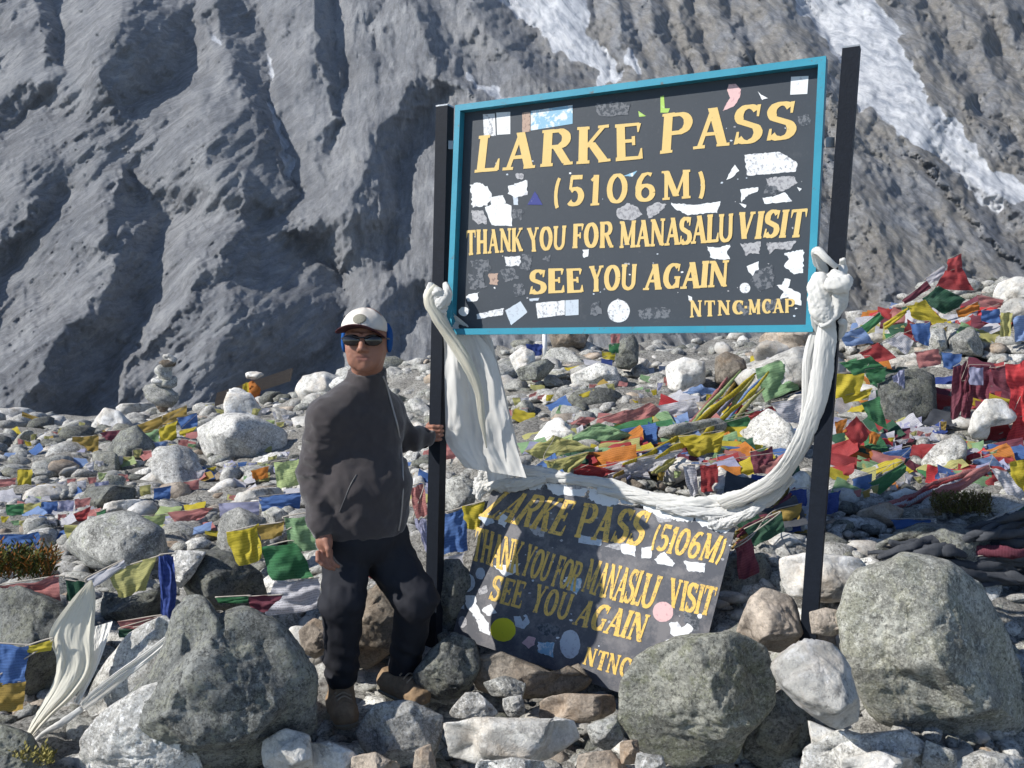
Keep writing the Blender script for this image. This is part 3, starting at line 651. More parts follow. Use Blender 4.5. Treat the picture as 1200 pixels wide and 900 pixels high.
def wmat(r, px, py):
    if py > 700: ws = [.38, .22, .18, .10, .06, .04, .02]
    elif px > 560: ws = [.34, .24, .16, .08, .08, .06, .04]
    else: ws = [.46, .22, .18, .06, .05, .02, .01]
    return ROCKMATS[r.choice(7, p=ws)]
for (px, py, sz), Y in zip(cand, Yc):
    if np.isnan(Y): continue
    s = sz*Y/FPX; p = at(px, py, Y)
    o = bpy.data.objects.new('stone', shmesh(rs.randint(16), wmat(rs, px, py))); COL.objects.link(o)
    o.location = (p.x, p.y+s*.3, p.z+s*.12); o.scale = (s*rs.uniform(.95, 1.35), s*rs.uniform(.8, 1.1), s*rs.uniform(.8, 1.2))
    o.rotation_euler = (rs.uniform(-.5, .5), rs.uniform(-.6, .4), rs.uniform(0, 6.28))
    L = ZL[zone(px, py)]; cn_ = CN[o.data.materials[0].name]; L = (L[0].replace('STONE', cn_+' stone'), cn_+' '+L[1]); tag(o, L[0], 'stone', L[1])
# smaller rubble and chips nobody could count, joined
PEB = [rock_shape(300+i, 2, (1, .9, .62), 9, .08) for i in range(10)]
for mi, (mat, cnt) in enumerate([(R_PALE, 5600), (R_GREY, 4000), (R_WHITE, 2000), (R_DARK, 1500), (R_TAN, 800), (R_LICH, 1000)]):
    px = rs.uniform(-260, 1460, cnt); py = 318+rs.uniform(0, 1, cnt)**1.0*640
    Y = hit(px, py); Vs = []; Fs = []; n = 0
    for a, b, y in zip(px, py, Y):
        if np.isnan(y) or (545 < a < 845 and 600 < b < 822): continue
        s = float(np.clip(rs.lognormal(2.08, .48), 3, 24))*y/FPX*(1.15 if b > 650 else 1)
        p = at(a, b, y); v, f = PEB[rs.randint(10)]
        an = rs.uniform(0, 6.28); ca_, sa = math.cos(an), math.sin(an); tl = rs.uniform(-.5, .5)
        q = v*(s*rs.uniform(.9, 1.5), s, s*rs.uniform(.7, 1.1)); q = q@np.array([[1, 0, 0], [0, math.cos(tl), -math.sin(tl)], [0, math.sin(tl), math.cos(tl)]])
        q = q@np.array([[ca_, -sa, 0], [sa, ca_, 0], [0, 0, 1]])
        Vs.append(q+np.array([p.x, p.y+.2*s, p.z+s*.15])); Fs.append(f+n); n += len(v)
    o = mk('rubble', np.concatenate(Vs), np.concatenate(Fs), mat, smooth=False)
    tag(o, ['pale', 'grey', 'white', 'dark', 'tan', 'lichen covered'][mi]+' stone chips filling the gaps of the rubble slope', 'rubble', None, 'stuff')
# ---------------------------------------------------------------- painted lettering: brush-drawn slab serif alphabet
def arc(cx, cy, rx, ry, a0, a1, n=14):
    return [(cx+rx*math.cos(math.radians(a)), cy+ry*math.sin(math.radians(a))) for a in np.linspace(a0, a1, n)]
TK, TN = .2, .1
def vs(x, y0=0, y1=1, t=TK): return ([(x, y0), (x, y1)], t)
def hs(x0, x1, y, t=.09): return ([(x0, y), (x1, y)], t)
def sf(x, y, h=.15): return ([(x-h, y), (x+h, y)], .075)
B0, T0 = .0375, .9625
def curve(p, thick=TK, thin=TN, vert=True):
    """stroke whose width swells where it runs upright"""
    P = np.array(p); d = np.gradient(P, axis=0); L = np.hypot(d[:, 0], d[:, 1])+1e-9
    return (p, list(thin+(thick-thin)*np.abs(d[:, 1])/L))
GL = {
 'L': (.66, [vs(.18), sf(.18, T0), sf(.14, B0, .12), hs(.1, .62, .05), ([(.58, .02), (.63, .34)], [.13, .03])]),
 'A': (.86, [([(.15, .02), (.43, .98)], .10), ([(.42, 1.0), (.70, .02)], TK), hs(.26, .6, .34), sf(.15, B0, .14), sf(.71, B0, .15)]),
 'R': (.80, [vs(.18), sf(.18, T0), sf(.18, B0), curve([(.2, .95)]+arc(.42, .735, .22, .215, 85, -85)+[(.2, .52)], TK, .09), ([(.40, .52), (.66, .05)], .19), sf(.7, B0, .11)]),
 'K': (.82, [vs(.18), sf(.18, T0), sf(.18, B0), ([(.24, .42), (.66, .95)], .10), ([(.36, .56), (.66, .04)], .19), sf(.66, T0, .13), sf(.68, B0, .14)]),
 'E': (.68, [vs(.18), hs(.05, .62, .955), hs(.05, .62, .045), hs(.2, .48, .52), ([(.61, .98), (.58, .74)], [.11, .03]), ([(.6, .02), (.64, .30)], [.12, .03]), ([(.47, .64), (.47, .4)], .07)]),
 'P': (.74, [vs(.18), sf(.18, T0), sf(.18, B0), curve([(.2, .95)]+arc(.43, .72, .24, .23, 85, -85)+[(.2, .49)], TK, .09)]),
 'S': (.66, [curve(arc(.33, .735, .22, .215, 30, 230, 16)+arc(.33, .265, .24, .215, 55, -150, 18), .21, .09), ([(.57, .98), (.55, .68)], [.09, .05]), ([(.07, .02), (.1, .33)], [.09, .05])]),
 'T': (.76, [vs(.38), hs(.06, .70, .955), sf(.38, B0, .16), ([(.09, .98), (.06, .70)], [.1, .03]), ([(.67, .98), (.70, .70)], [.1, .03])]),
 'H': (.84, [vs(.18), vs(.66), hs(.2, .65, .5), sf(.18, T0), sf(.18, B0), sf(.66, T0), sf(.66, B0)]),
 'N': (.86, [vs(.16, 0, 1, .11), vs(.70, 0, 1, .11), ([(.16, .98), (.70, .02)], .2), sf(.14, T0, .12), sf(.16, B0, .13), sf(.70, T0, .13)]),
 'Y': (.80, [([(.16, .97), (.40, .45)], .19), ([(.64, .97), (.40, .45)], .10), vs(.40, 0, .5), sf(.16, T0, .14), sf(.66, T0, .12), sf(.40, B0)]),
 'O': (.84, [curve(arc(.42, .5, .30, .44, 0, 360, 30), .21, .09)]),
 'U': (.82, [curve([(.17, .96), (.17, .35)]+arc(.42, .30, .25, .25, 180, 360, 14)+[(.67, .96)], .17, .1), sf(.17, T0, .14), sf(.67, T0, .12)]),
 'F': (.66, [vs(.18), sf(.18, B0), hs(.05, .6, .955), hs(.2, .46, .52), ([(.59, .98), (.56, .72)], [.11, .03]), ([(.46, .64), (.46, .4)], .07)]),
 'M': (1.0, [vs(.17, 0, 1, .11), ([(.17, .98), (.50, .10)], .19), ([(.50, .10), (.80, .98)], .09), vs(.82, 0, 1, .19), sf(.14, T0, .12), sf(.84, T0, .12), sf(.17, B0, .12), sf(.82, B0, .14)]),
 'V': (.80, [([(.16, .97), (.40, .03)], .19), ([(.40, .03), (.64, .97)], .10), sf(.16, T0, .14), sf(.65, T0, .12)]),
 'I': (.36, [vs(.18), sf(.18, T0), sf(.18, B0)]),
 'G': (.84, [curve(arc(.44, .5, .30, .44, 50, 318, 24), .21, .09), ([(.68, .96), (.66, .68)], [.08, .05]), vs(.66, .04, .42, .15), sf(.64, .44, .13)]),
 'C': (.76, [curve(arc(.43, .5, .30, .44, 48, 312, 24), .21, .09), ([(.66, .96), (.64, .66)], [.08, .05])]),
 '5': (.66, [([(.17, .96), (.14, .55)], .09), hs(.14, .56, .93, .13), curve(arc(.31, .31, .24, .25, 130, -140, 20), .2, .1)]),
 '1': (.40, [vs(.22), sf(.22, B0, .16), ([(.05, .82), (.2, .95)], .09)]),
 '0': (.78, [curve(arc(.39, .5, .27, .44, 0, 360, 30), .2, .1)]),
 '6': (.74, [curve(arc(.40, .30, .24, .25, 0, 360, 24), .18, .1), curve([(.6, .90), (.47, .955), (.32, .9), (.2, .72), (.15, .5), (.16, .3)], .19, .09)]),
 '(': (.36, [curve(arc(.42, .45, .26, .62, 130, 230, 14), .13, .04)]),
 ')': (.36, [curve(arc(-.06, .45, .26, .62, 50, -50, 14), .13, .04)]),
 '.': (.26, [vs(.13, .42, .58, .16)]), ' ': (.30, [])}
class Plane:
    def __init__(s, O, A, B):     # O bottom-left, A along x, B up
        s.O = Vector(O); s.x = (Vector(A)-s.O).normalized(); n = s.x.cross(Vector(B)-s.O).normalized()
        if n.y > 0: n = -n
        s.n = n; s.y = n.cross(s.x)
        if s.y.z < 0: s.y = -s.y
    def px(s, px, py, h=0.0):
        """point of the board seen at a picture point, lifted h off the face"""
        d = at(px, py, 1)-Vector((0, 0, CAMZ)); o = Vector((0, 0, CAMZ))
        t = (s.O+s.n*h-o).dot(s.n)/d.dot(s.n); return o+d*t
def lettering(name, txt, P, bl, br, tl, tr, mat, parent, h=.0016, seed=0, gap=.08, lean=0, thin=1.0):
    r = random.Random(seed); c = [P.px(*q, h) for q in (bl, br, tr, tl)]
    tot = sum(GL[k][0] for k in txt)+gap*(len(txt)-1); x = 0; parts = []; e = 0
    for k in txt:
        wdt, st = GL[k]; jy = r.uniform(-.015, .015); js = r.uniform(.97, 1.03)
        for pts, wd in st:
            Q = np.array(pts, float); n = len(Q); wd = np.broadcast_to(np.array(wd, float), (n,))*r.uniform(.93, 1.07)*thin
            if n == 2 and abs(Q[0, 0]-Q[1, 0]) > 1e-6 and abs(Q[0, 1]-Q[1, 1]) > .3:   # slanted stroke cut flat at its ends
                L = np.stack([Q[:, 0]-wd/2*1.06, Q[:, 1]], -1); R_ = np.stack([Q[:, 0]+wd/2*1.06, Q[:, 1]], -1)
            else:
                d = np.gradient(Q, axis=0); d /= np.hypot(d[:, 0], d[:, 1])[:, None]+1e-9; nn = np.stack([-d[:, 1], d[:, 0]], -1)
                L = Q+nn*wd[:, None]/2; R_ = Q-nn*wd[:, None]/2
            V = []
            for a, b in zip(L, R_):
                for q in (a, b):
                    u = (x+q[0]*js+.004*r.uniform(-1, 1))/tot; v = q[1]+jy+.008*r.uniform(-1, 1)
                    p = (c[0]*(1-u)+c[1]*u)*(1-v)+(c[3]*(1-u)+c[2]*u)*v
                    V.append(tuple(p+P.n*(e*.00003)))
            parts.append((V, [[2*i, 2*i+1, 2*i+3, 2*i+2] for i in range(n-1)])); e += 1
        x += wdt+gap
    V, F = join(parts); o = mk(name, V, F, mat, parent, smooth=False); return o
def sticker(P, poly, mat, parent, label=None, torn=0, h=.0008, seed=0, name='sticker'):
    r = random.Random(seed*7+int(poly[0][0]*3)); Q = []
    n = len(poly)
    for i in range(n):
        a, b = poly[i], poly[(i+1) % n]; L = math.hypot(b[0]-a[0], b[1]-a[1]); k = max(1, int(L/(2.2 if torn else 8)))
        for j in range(k):
            t = j/k; Q.append((a[0]+(b[0]-a[0])*t+r.uniform(-1, 1)*torn, a[1]+(b[1]-a[1])*t+r.uniform(-1, 1)*torn*.8))
    top = [P.px(x, y, h+r.random()*.0001) for x, y in Q]; bot = [P.px(x, y, .0002) for x, y in Q]; m_ = len(Q)
    tri = tessellate_polygon([[Vector((x, y, 0)) for x, y in Q]])
    F = [list(t) for t in tri]+[[i, (i+1) % m_, m_+(i+1) % m_, m_+i] for i in range(m_)]
    o = mk(name, [tuple(p) for p in top+bot], F, mat, parent, smooth=False)
    if label: o['label'] = label
    return o
def circ(x, y, rx, ry=None, n=16): return [(x+rx*math.cos(i*2*math.pi/n), y+(ry or rx)*math.sin(i*2*math.pi/n)) for i in range(n)]

# ---------------------------------------------------------------- the standing sign
YL, YR = 3.95, 3.3
BLc, TLc, TRc = at(531, 389, YL), at(541.5, 129, YL), at(965, 74, YR)
P1 = Plane(BLc, at(950, 385, YR), TLc)
sign = thing('signboard', 'tall black signboard in a blue frame between two black posts, reading LARKE PASS (5106M)', 'sign', at(735, 700, 3.62))
q = [P1.px(*k) for k in ((541.5, 129), (965, 74), (950, 385), (531, 389))]
V, F = hexa([p-P1.n*.012 for p in q], q); mk('board', V, F, M_BOARD, sign, False)
fw = .026
cs = [(q[0], q[1]), (q[3], q[2]), (q[0], q[3]), (q[1], q[2])]
for i, (a, b) in enumerate(cs):
    d = (b-a).normalized(); side = P1.n.cross(d).normalized(); e = fw/2 if i < 2 else -fw/2
    a2, b2 = (a-d*fw/2, b+d*fw/2) if i < 2 else (a+d*fw/2, b-d*fw/2)
    V, F = bar(a2+P1.n*.012, b2+P1.n*.012, fw/2, .028, side, P1.n); mk('frame_bar', V, F, M_BLUE, sign, False)
for (tx, ty, bx, by, Y) in ((521.5, 126, 508, 742, YL+.02), (998, 58, 947.5, 748, YR-.02)):
    top, bot = at(tx, ty, Y), at(bx, by, Y); sd = P1.x
    V, F = bar(bot-(top-bot).normalized()*.25, top, .029, .029, sd, P1.n); o = mk('post', V, F, M_POLE, sign, False)
    V, F = bar(top, top+(top-bot).normalized()*.006, .0295, .0295, sd, P1.n); mk('post_cap', V, F, M_STEEL, sign, False)
for (px, py, Y, ex) in ((532, 170, YL, 526), (968, 167, YR, 978), (523, 340, YL, 518), (952, 352, YR, 962)):
    V, F = bar(at(px, py, Y-.0), at(ex, py, Y), .018, .006, (0, 0, 1), P1.n); mk('bracket', V, F, M_STEEL, sign, False)
LT = [('LARKE', (555,203),(754,186),(560,160),(752,143),.09), ('PASS', (772,180),(932,162),(775,133),(934,117),.09),
 ('(5106M)', (645,244),(830,231),(648,207),(829,198),.2),
 ('THANK', (546,299),(613,294),(546,270),(613,267),.0), ('YOU', (619,295),(662,292),(617,267),(664,264),.0), ('FOR', (670,291),(719,290),(671,263),(719,259),.03),
 ('MANASALU', (725,291),(859,283),(726,260),(860,250),-.02), ('VISIT', (862,281),(943,277),(866,249),(948,244),.03),
 ('SEE', (620,345),(684,342),(621,316),(682,314),.06), ('YOU', (690,342),(745,339),(690,312),(747,309),.02), ('AGAIN', (753,340),(853,336),(757,310),(855,305),-.02),
 ('NTNC', (808,372),(872,368),(808,352),(872,352),.12), ('.MCAP', (872,369),(931,366),(872,351),(931,350),.06)]
for i, (t, bl, br, tl, tr, g_) in enumerate(LT):
    o = lettering('lettering', t, P1, bl, br, tl, tr, M_CREAM, sign, seed=i, gap=g_, thin=1.05 if i < 3 else 1.2); o['label'] = 'cream painted word '+t.strip('.')
SK = [
 ([(566,134),(580,133),(581,159),(567,160)],'print',0,'white printed sticker at the top left'),([(581.5,132),(598,131),(598,157),(582.5,158)],'white',0,None),
 ([(622,130),(671,123),(671,145),(622,153)],'blue',0,'blue and white banner sticker'),([(612,132),(621.5,131),(621.5,154),(612,156)],'tan',.3,'tan end of the banner sticker'),
 ([(698,122),(722,119),(738,121),(736,134),(712,137),(700,134)],'scrib',1.2,None),
 ([(774,113),(778,112),(779,127),(785,127),(783,132),(774,132)],'green',0,'lime green L shaped scrap'),([(748,130),(757,136),(749,137)],'green',0,None),
 ([(854,99),(862,98),(868,105),(867,114),(861,124),(847,130),(851,121),(856,115),(852,106)],'pink',.4,'pink ear shaped sticker'),
 ([(888,107),(892,111),(900,115),(893,117)],'white',.3,None),([(927,90),(947.5,89),(946,110),(926,111)],'white',0,'white square sticker at the top right'),
 ([(934,137),(948,133),(950,146),(937,148)],'scrib',1,None),
 ([(551,217),(563,213),(574,222),(576,232),(570,241),(553,243)],'white',1.3,None),([(568,243),(586,236),(599,241),(600,265),(576,264)],'white',.5,'large torn white sticker'),
 ([(574,232),(590,228),(592,238),(575,242)],'white',1.2,None),([(595,218),(617,211),(618,228),(604,232),(596,227)],'white',1.2,None),([(601,230),(607,229),(607,240),(602,240)],'pale',.3,None),
 ([(552,246),(566,246),(572,262),(560,262),(553,255)],'grey',1.5,None),([(600,245),(614,246),(612,258),(601,256)],'scrib',1.5,None),([(604,203),(613,203),(613,210),(606,210)],'grey',1,None),
 ([(618,240),(627,224),(636,240)],'navy',.2,'dark blue triangular sticker'),([(731,206),(747,200),(741,207)],'blue',.2,None),
 ([(722,246),(735,238),(748,243),(753,252),(740,258),(724,256)],'grey',1,None),([(757,244),(770,236),(781,240),(772,250),(760,256)],'grey',1,None),
 ([(786,238),(812,240),(845,236),(840,249),(806,252),(790,244)],'white',.8,'long torn white strip'),
 ([(851,211),(856,200),(861,193),(866,200),(858,208)],'white',.5,None),
 ([(872,181),(914,178),(934,190),(933,201),(876,206)],'print',.8,'torn printed sticker near the right edge'),
 ([(897,209),(930,206),(934,215),(916,225),(902,219)],'grey',1.2,None),([(868,222),(889,219),(888,225),(877,228),(869,237)],'white',.7,None),
 ([(894,232),(908,230),(920,225),(928,236),(896,239)],'white',.7,None),([(866,238),(875,240),(873,244)],'white',.4,None),([(934,219),(940,221),(937,224)],'white',.4,None),
 ([(898,212),(912,222),(910,230),(896,226)],'scrib',1.2,None),
 ([(828,289),(843,290),(856,286),(852,296),(855,304),(834,303)],'white',1.1,None),
 ([(868,286),(892,283),(890,298),(880,296),(875,300)],'grey',1.2,None),([(898,285),(933,282),(926,293),(910,291),(901,298)],'grey',1.2,None),
 ([(942,292),(941,320),(930,321),(918,311),(924,303),(918,297)],'white',1.1,'jagged white scrap at the right edge'),
 ([(875,312),(889,306),(889,317),(882,323),(877,319)],'white',.4,None),(circ(873,337.5,6.3),'print',0,'small round white sticker'),
 ([(884,318),(905,310),(908,335),(890,342),(880,330)],'scrib',1.5,None),
 ([(910,334),(917,333),(920,326),(926,328),(924,337),(938,344),(939,358),(930,356),(924,348),(914,350),(918,342)],'white',.7,None),
 ([(860,352),(873,353),(880,360),(876,370),(862,368)],'scrib',1.4,None),([(885,354),(916,350),(914,362),(888,366)],'scrib',1.6,None),
 (circ(543.5,365,6,5.5),'white',.4,None),([(546,347),(561,342),(560,352),(549,354)],'white',1.2,None),
 ([(558,368),(580,363),(590,361),(589,369),(559,374)],'print',.6,None),([(592,364),(610,353),(618,366),(599,381)],'pale',.2,'tilted square pale blue sticker'),
 ([(628,355),(662,352),(662,369),(630,373)],'print',.4,'white printed label below SEE'),([(662.5,352),(678,351),(678,369),(662.5,370)],'pale',0,None),
 (circ(725,364.5,13,13.5,22),'print',.3,'round white sticker with worn print'),([(690,360),(702,352),(706,368),(694,370)],'scrib',1.6,None),
 ([(748,364),(762,360),(786,362),(786,373),(752,374)],'scrib',1.8,None),([(592,301),(610,300),(611,311),(593,312)],'print',1,None),([(612,297),(624,300),(620,318),(608,316)],'scrib',1.5,None),
 ([(552,306),(572,304),(575,316),(556,322)],'scrib',1.6,None),([(548,322),(566,318),(570,336),(552,340)],'scrib',1.8,None),([(572,320),(584,320),(583,334),(574,334)],'tan',1.2,None),
 ([(586,318),(602,312),(608,326),(592,330)],'scrib',1.6,None),([(600,334),(612,332),(616,346),(604,348)],'scrib',1.2,None),([(636,303),(646,298),(644,308)],'scrib',1,None),
 ([(683,293),(690,292),(689,300),(684,302)],'white',.8,None),([(806,346),(811,348),(812,354),(807,352)],'white',.5,None),([(620,350),(632,349),(631,352),(621,353)],'pale',.4,None)]
for i, (poly, mt_, torn, lb) in enumerate(SK): sticker(P1, poly, ST[mt_], sign, lb, torn, .0006+.00018*(i % 5), i)
rr_ = random.Random(3)
for i in range(60):   # paint chips and paper specks
    x = rr_.uniform(548, 940); y = rr_.uniform(140, 375); k = rr_.uniform(.6, 1.9)
    sticker(P1, [(x+k*rr_.uniform(.6, 1.4)*math.cos(a), y+k*rr_.uniform(.5, 1)*math.sin(a)) for a in (0, 1.2, 2.4, 3.7, 5)], ST[rr_.choice(['white', 'grey', 'pale', 'grey'])], sign, None, 0, .0005, i, 'paper_scrap')

# ---------------------------------------------------------------- the older sign lying against the stones
TL2, TR2, BL2 = at(579, 562, 4.14), at(862, 618, 3.68), at(530, 745, 3.97)
P2 = Plane(BL2, BL2+(TR2-TL2), TL2)
board2 = thing('signboard', 'older weathered black signboard fallen and leaning on the stones, splitting light and shadow', 'sign', at(690, 790, 3.6))
q = [P2.px(*k) for k in ((579, 562), (862, 618), (806, 839), (530, 745))]
V, F = hexa([p-P2.n*.012 for p in q], q); mk('board', V, F, M_BOARD2, board2, False)
LT2 = [('LARKE', (560,604),(659,628),(592,575),(677,587),.0), ('PASS', (672,629),(750,640),(684,589),(765,600),.05), ('(5106M)', (760,643),(844,661),(770,612),(856,630),.02),
 ('THANK', (552,655),(608,675),(558,617),(615,636),-.04), ('YOU', (608,673),(641,682),(620,637),(652,650),-.04), ('FOR', (645,686),(674,693),(656,650),(686,660),-.04),
 ('MANASL', (680,693),(748,711),(692,655),(760,671),-.06), ('U', (748,711),(764,714),(757,671),(778,676),.0), ('VISIT', (782,712),(832,722),(786,677),(842,689),-.02),
 ('SEE', (572,702),(610,714),(580,673),(618,683),.02), ('YOU', (620,716),(664,727),(630,684),(674,697),.03), ('AGAIN', (670,731),(752,753),(684,702),(763,721),.0),
 ('NTNC', (682,778),(736,796),(688,758),(742,772),.04)]
for i, (t, bl, br, tl, tr, g_) in enumerate(LT2):
    o = lettering('lettering', t, P2, bl, br, tl, tr, M_OCHRE, board2, seed=40+i, gap=g_, thin=1.15); o['label'] = 'worn yellow painted word '+t
SK2 = [([(596,560),(625,556),(640,566),(632,574),(605,572)],'white',2,None),([(636,566),(668,570),(690,572),(684,582),(650,580)],'white',2,None),([(690,572),(715,577),(728,588),(712,594),(690,584)],'white',2,None),
 ([(725,580),(745,584),(742,592),(728,590)],'pale',.5,None),([(742,584),(790,594),(815,602),(812,612),(780,608),(760,600)],'white',2.2,None),([(812,604),(845,610),(856,618),(852,626),(820,616)],'white',2.2,None),
 ([(768,604),(790,606),(786,612),(772,612)],'grey',1,None),([(664,560+8),(690,566),(688,572),(668,574)],'grey',1,None),([(560,606),(572,600),(580,612),(570,616)],'pale',1,None),([(586,600),(596,606),(592,618),(584,614)],'white',1,None),
 (circ(547,683,10,11),'pale',.5,'pale round sticker at the left edge'),(circ(563,672,5.5,7),'pale',.5,None),([(578,663),(596,661),(610,660),(606,670),(592,676),(584,668)],'white',1,None),
 ([(545,697),(556,698),(560,712),(572,730),(574,744),(562,740),(556,722),(546,710)],'white',1.2,None),([(564,714),(576,708),(582,718),(572,722)],'white',1,None),(circ(542,729,5,7),'grey',.5,None),([(538,706),(544,706),(544,714),(538,713)],'pale',.4,None),
 (circ(589.5,738,15,14,20),'yellow',.3,'round yellow sticker'),([(602,722),(610,722),(612,728),(618,722),(621,730),(614,737),(604,734)],'pale',.5,None),([(611,753),(620,745),(628,748),(626,756),(620,760)],'pink',.6,None),
 ([(628,733),(642,730),(657,736),(654,746),(636,744)],'scrib',1.2,None),([(630,752),(650,753),(648,770),(630,764)],'blue',1,None),(circ(668,755,12,17,20),'pale',.4,'pale oval sticker'),
 ([(663,676),(681,678),(681,688),(675,697),(664,688)],'blue',.8,'sky blue torn sticker'),([(678,626),(706,633),(704,640),(678,636)],'pale',.4,None),([(616,612),(626,616),(640,620),(638,630),(626,626)],'grey',1.2,None),
 ([(708,640),(726,634),(742,639),(738,646),(722,644)],'grey',.6,None),([(728,638),(745,636),(744,652),(728,648)],'white',.8,None),([(752,642),(764,640),(763,654),(752,654)],'white',.6,None),
 ([(767,655),(778,646),(791,660),(788,664),(770,660)],'white',.8,None),([(801,657),(827,660),(825,671),(806,669)],'white',.9,None),
 (circ(777,717,12,12,20),'pink',.3,'pinkish white round sticker'),([(784,730),(794,728),(798,736),(806,730),(812,736),(804,750),(792,750),(786,742)],'white',.9,None),([(780,750),(790,748),(790,757),(781,757)],'white',.6,None),(circ(820,722,3),'white',.3,None),
 ([(800,712),(822,716),(818,740),(804,742)],'scrib',1.6,None),([(560,690),(570,686),(572,694),(562,698)],'grey',.8,None)]
for i, (poly, mt_, torn, lb) in enumerate(SK2): sticker(P2, poly, ST[mt_], board2, lb, torn, .0006+.00018*(i % 5), 100+i)
for i in range(50):
    u, v = rr_.random(), rr_.random()*.9+.05
    x = 579+(862-579)*u+(530-579)*v*(1-u)+(806-862)*v*u; y = 562+(618-562)*u+(745-562)*v*(1-u)+(839-618)*v*u; k = rr_.uniform(.8, 2.4)
    sticker(P2, [(x+k*rr_.uniform(.6, 1.4)*math.cos(a), y+k*rr_.uniform(.5, 1)*math.sin(a)) for a in (0, 1.2, 2.4, 3.7, 5)], ST[rr_.choice(['white', 'grey', 'pale', 'grey'])], board2, None, 0, .0005, i, 'paper_scrap')

# ---------------------------------------------------------------- silk scarves
def sheet(name, left, right, Y0, Y1, mat, label, parent=None, folds=5, amp=.02, n=60, mcols=56, seed=0, top=.5, cat='scarf', noise=.012, thick=True, phase=0.):
    """hanging cloth between two drawn edges, with pleats that have depth"""
    L = spline(left, n); R_ = spline(right, n); Yv = np.linspace(Y0, Y1, n)
    s = np.linspace(0, 1, n)[:, None]; u = np.linspace(0, 1, mcols)[None]
    X = L[:, :1]*(1-u)+R_[:, :1]*u; Z = L[:, 1:2]*(1-u)+R_[:, 1:2]*u
    Q = np.stack([u*3+0*s, s*3+0*u, 0*s*u+seed], -1)
    wv = .14*fbm(Q*np.array([1.2, .6, 1]), 2, seed)
    ph = 2*np.pi*(folds*(u+wv)+phase+.6*s)
    a = amp*(top+(1-top)*s)
    G_ = np.stack([(u+.25*s)*folds*1.1+0*s, s*1.1+0*u, 0*s*u+seed], -1)
    Y = Yv[:, None]+a*1.3*fbm(G_, 2, seed+3)-a*.6*np.maximum(0, fbm(G_*1.4+3, 2, seed+6, .5, True)-.4)+a*.25*np.sin(ph)+noise*fbm(Q*5, 3, seed+4)
    V = atn(X, Z, Y).reshape(-1, 3)
    o = mk(name, V, grid_faces(n, mcols), mat, parent, uv=np.stack([(u+0*s).ravel(), (s+0*u).ravel()], -1))
    if label: tag(o, label, cat)
    return o
def rope(name, path, rad, mat, label=None, parent=None, pleats=6, n=90, k=36, twist=3., seed=0, depth=.25, flat=.6, cat='scarf', rough=.15):
    """gathered cloth swept along a path (px, py, Y) with pleats running along it"""
    C = spline(path, n); P = atn(C[:, 0], C[:, 1], C[:, 2]); rd = np.interp(np.linspace(0, 1, n), np.linspace(0, 1, len(rad)), rad)
    T = np.gradient(P, axis=0); T /= np.linalg.norm(T, axis=1)[:, None]
    A = np.cross(T, (0, 1, 0)); A /= np.linalg.norm(A, axis=1)[:, None]+1e-9; Bv = np.cross(T, A)
    th = np.linspace(0, 2*np.pi, k, endpoint=False)[None]; s = np.linspace(0, 1, n)[:, None]
    Q = np.stack([np.cos(th)*2+0*s, np.sin(th)*2+0*s, s*9+seed+0*th], -1)
    tw = twist*np.pi*s; kq = .24*pleats**.75
    G_ = np.stack([np.cos(th+tw)*kq, np.sin(th+tw)*kq, s*2.2+seed+0*th], -1)
    r = rd[:, None]*(1+depth*1.5*fbm(G_, 2, seed+7)-depth*.7*np.maximum(0, fbm(G_*1.7+5, 2, seed+8, .5, True)-.55)+rough*fbm(Q*1.3, 3, seed+1)+rough*.7*fbm(Q*4, 3, seed+2))
    V = P[:, None]+(r*np.cos(th))[..., None]*A[:, None]+(r*np.sin(th)*flat)[..., None]*Bv[:, None]
    F = grid_faces(n, k, True).tolist()+[list(range(k))[::-1], list(range((n-1)*k, n*k))]
    o = mk(name, V.reshape(-1, 3), F, mat, parent, uv=np.stack([(th/6.28+0*s).ravel(), (s*4+0*th).ravel()], -1))
    if label: tag(o, label, cat)
    return o
def knot(parent, mat, cx, cy, Y, w_, h_, seed=0):
    r = random.Random(seed)
    for i in range(5):
        a0 = r.uniform(0, 6.28); yy = cy+(i-2)*h_*.33
        pts = [(cx+w_*math.cos(a0+t)*1.0, yy+h_*.22*math.sin(a0*2+t*1.5)+(.25*h_*(t/6.28-.5)), Y-.045*math.sin(t+a0)-.01) for t in np.linspace(0, 5.6, 9)]
        rope('wrap', pts, [.010, .016, .019, .016, .010], mat, None, parent, 6, 60, 36, .7, seed+i, .16, .8, rough=.06)
kL = thing('scarf', 'white silk scarf knotted on the left post, hanging wide beside the man', 'scarf', at(560, 540, 3.85))
rope('wrap', [(505,332,3.9),(503,345,3.87),(510,358,3.86),(522,366,3.87)], [.012,.026,.028,.02], SILK, None, kL, 8, 60, 48, .6, 41, .18, .7, rough=.08)
rope('wrap', [(522,332,3.89),(524,345,3.86),(516,356,3.85),(506,366,3.87)], [.012,.024,.028,.016], SILK, None, kL, 8, 60, 48, .6, 43, .18, .7, rough=.08)
rope('wrap', [(500,350,3.89),(512,343,3.85),(526,350,3.87)], [.016,.024,.014], SILK, None, kL, 7, 50, 44, .6, 45, .18, .7, rough=.08)
rope('tail', [(512,335,3.86),(503,352,3.85),(512,372,3.85),(530,398,3.86),(548,428,3.86),(560,458,3.88),(564,492,3.91),(570,525,3.93)], [.018,.024,.024,.024,.022,.018,.014,.003], SILKC, None, kL, 6, 110, 60, .5, 3, .2, .5, rough=.06)
sheet('drape', [(512,365),(520,400),(521,450),(522,500),(524,520),(545,548)], [(530,366),(560,392),(580,420),(592,470),(604,520),(617,560)], 3.93, 3.97, SILK, None, kL, 2.6, .030, seed=3, noise=.004)
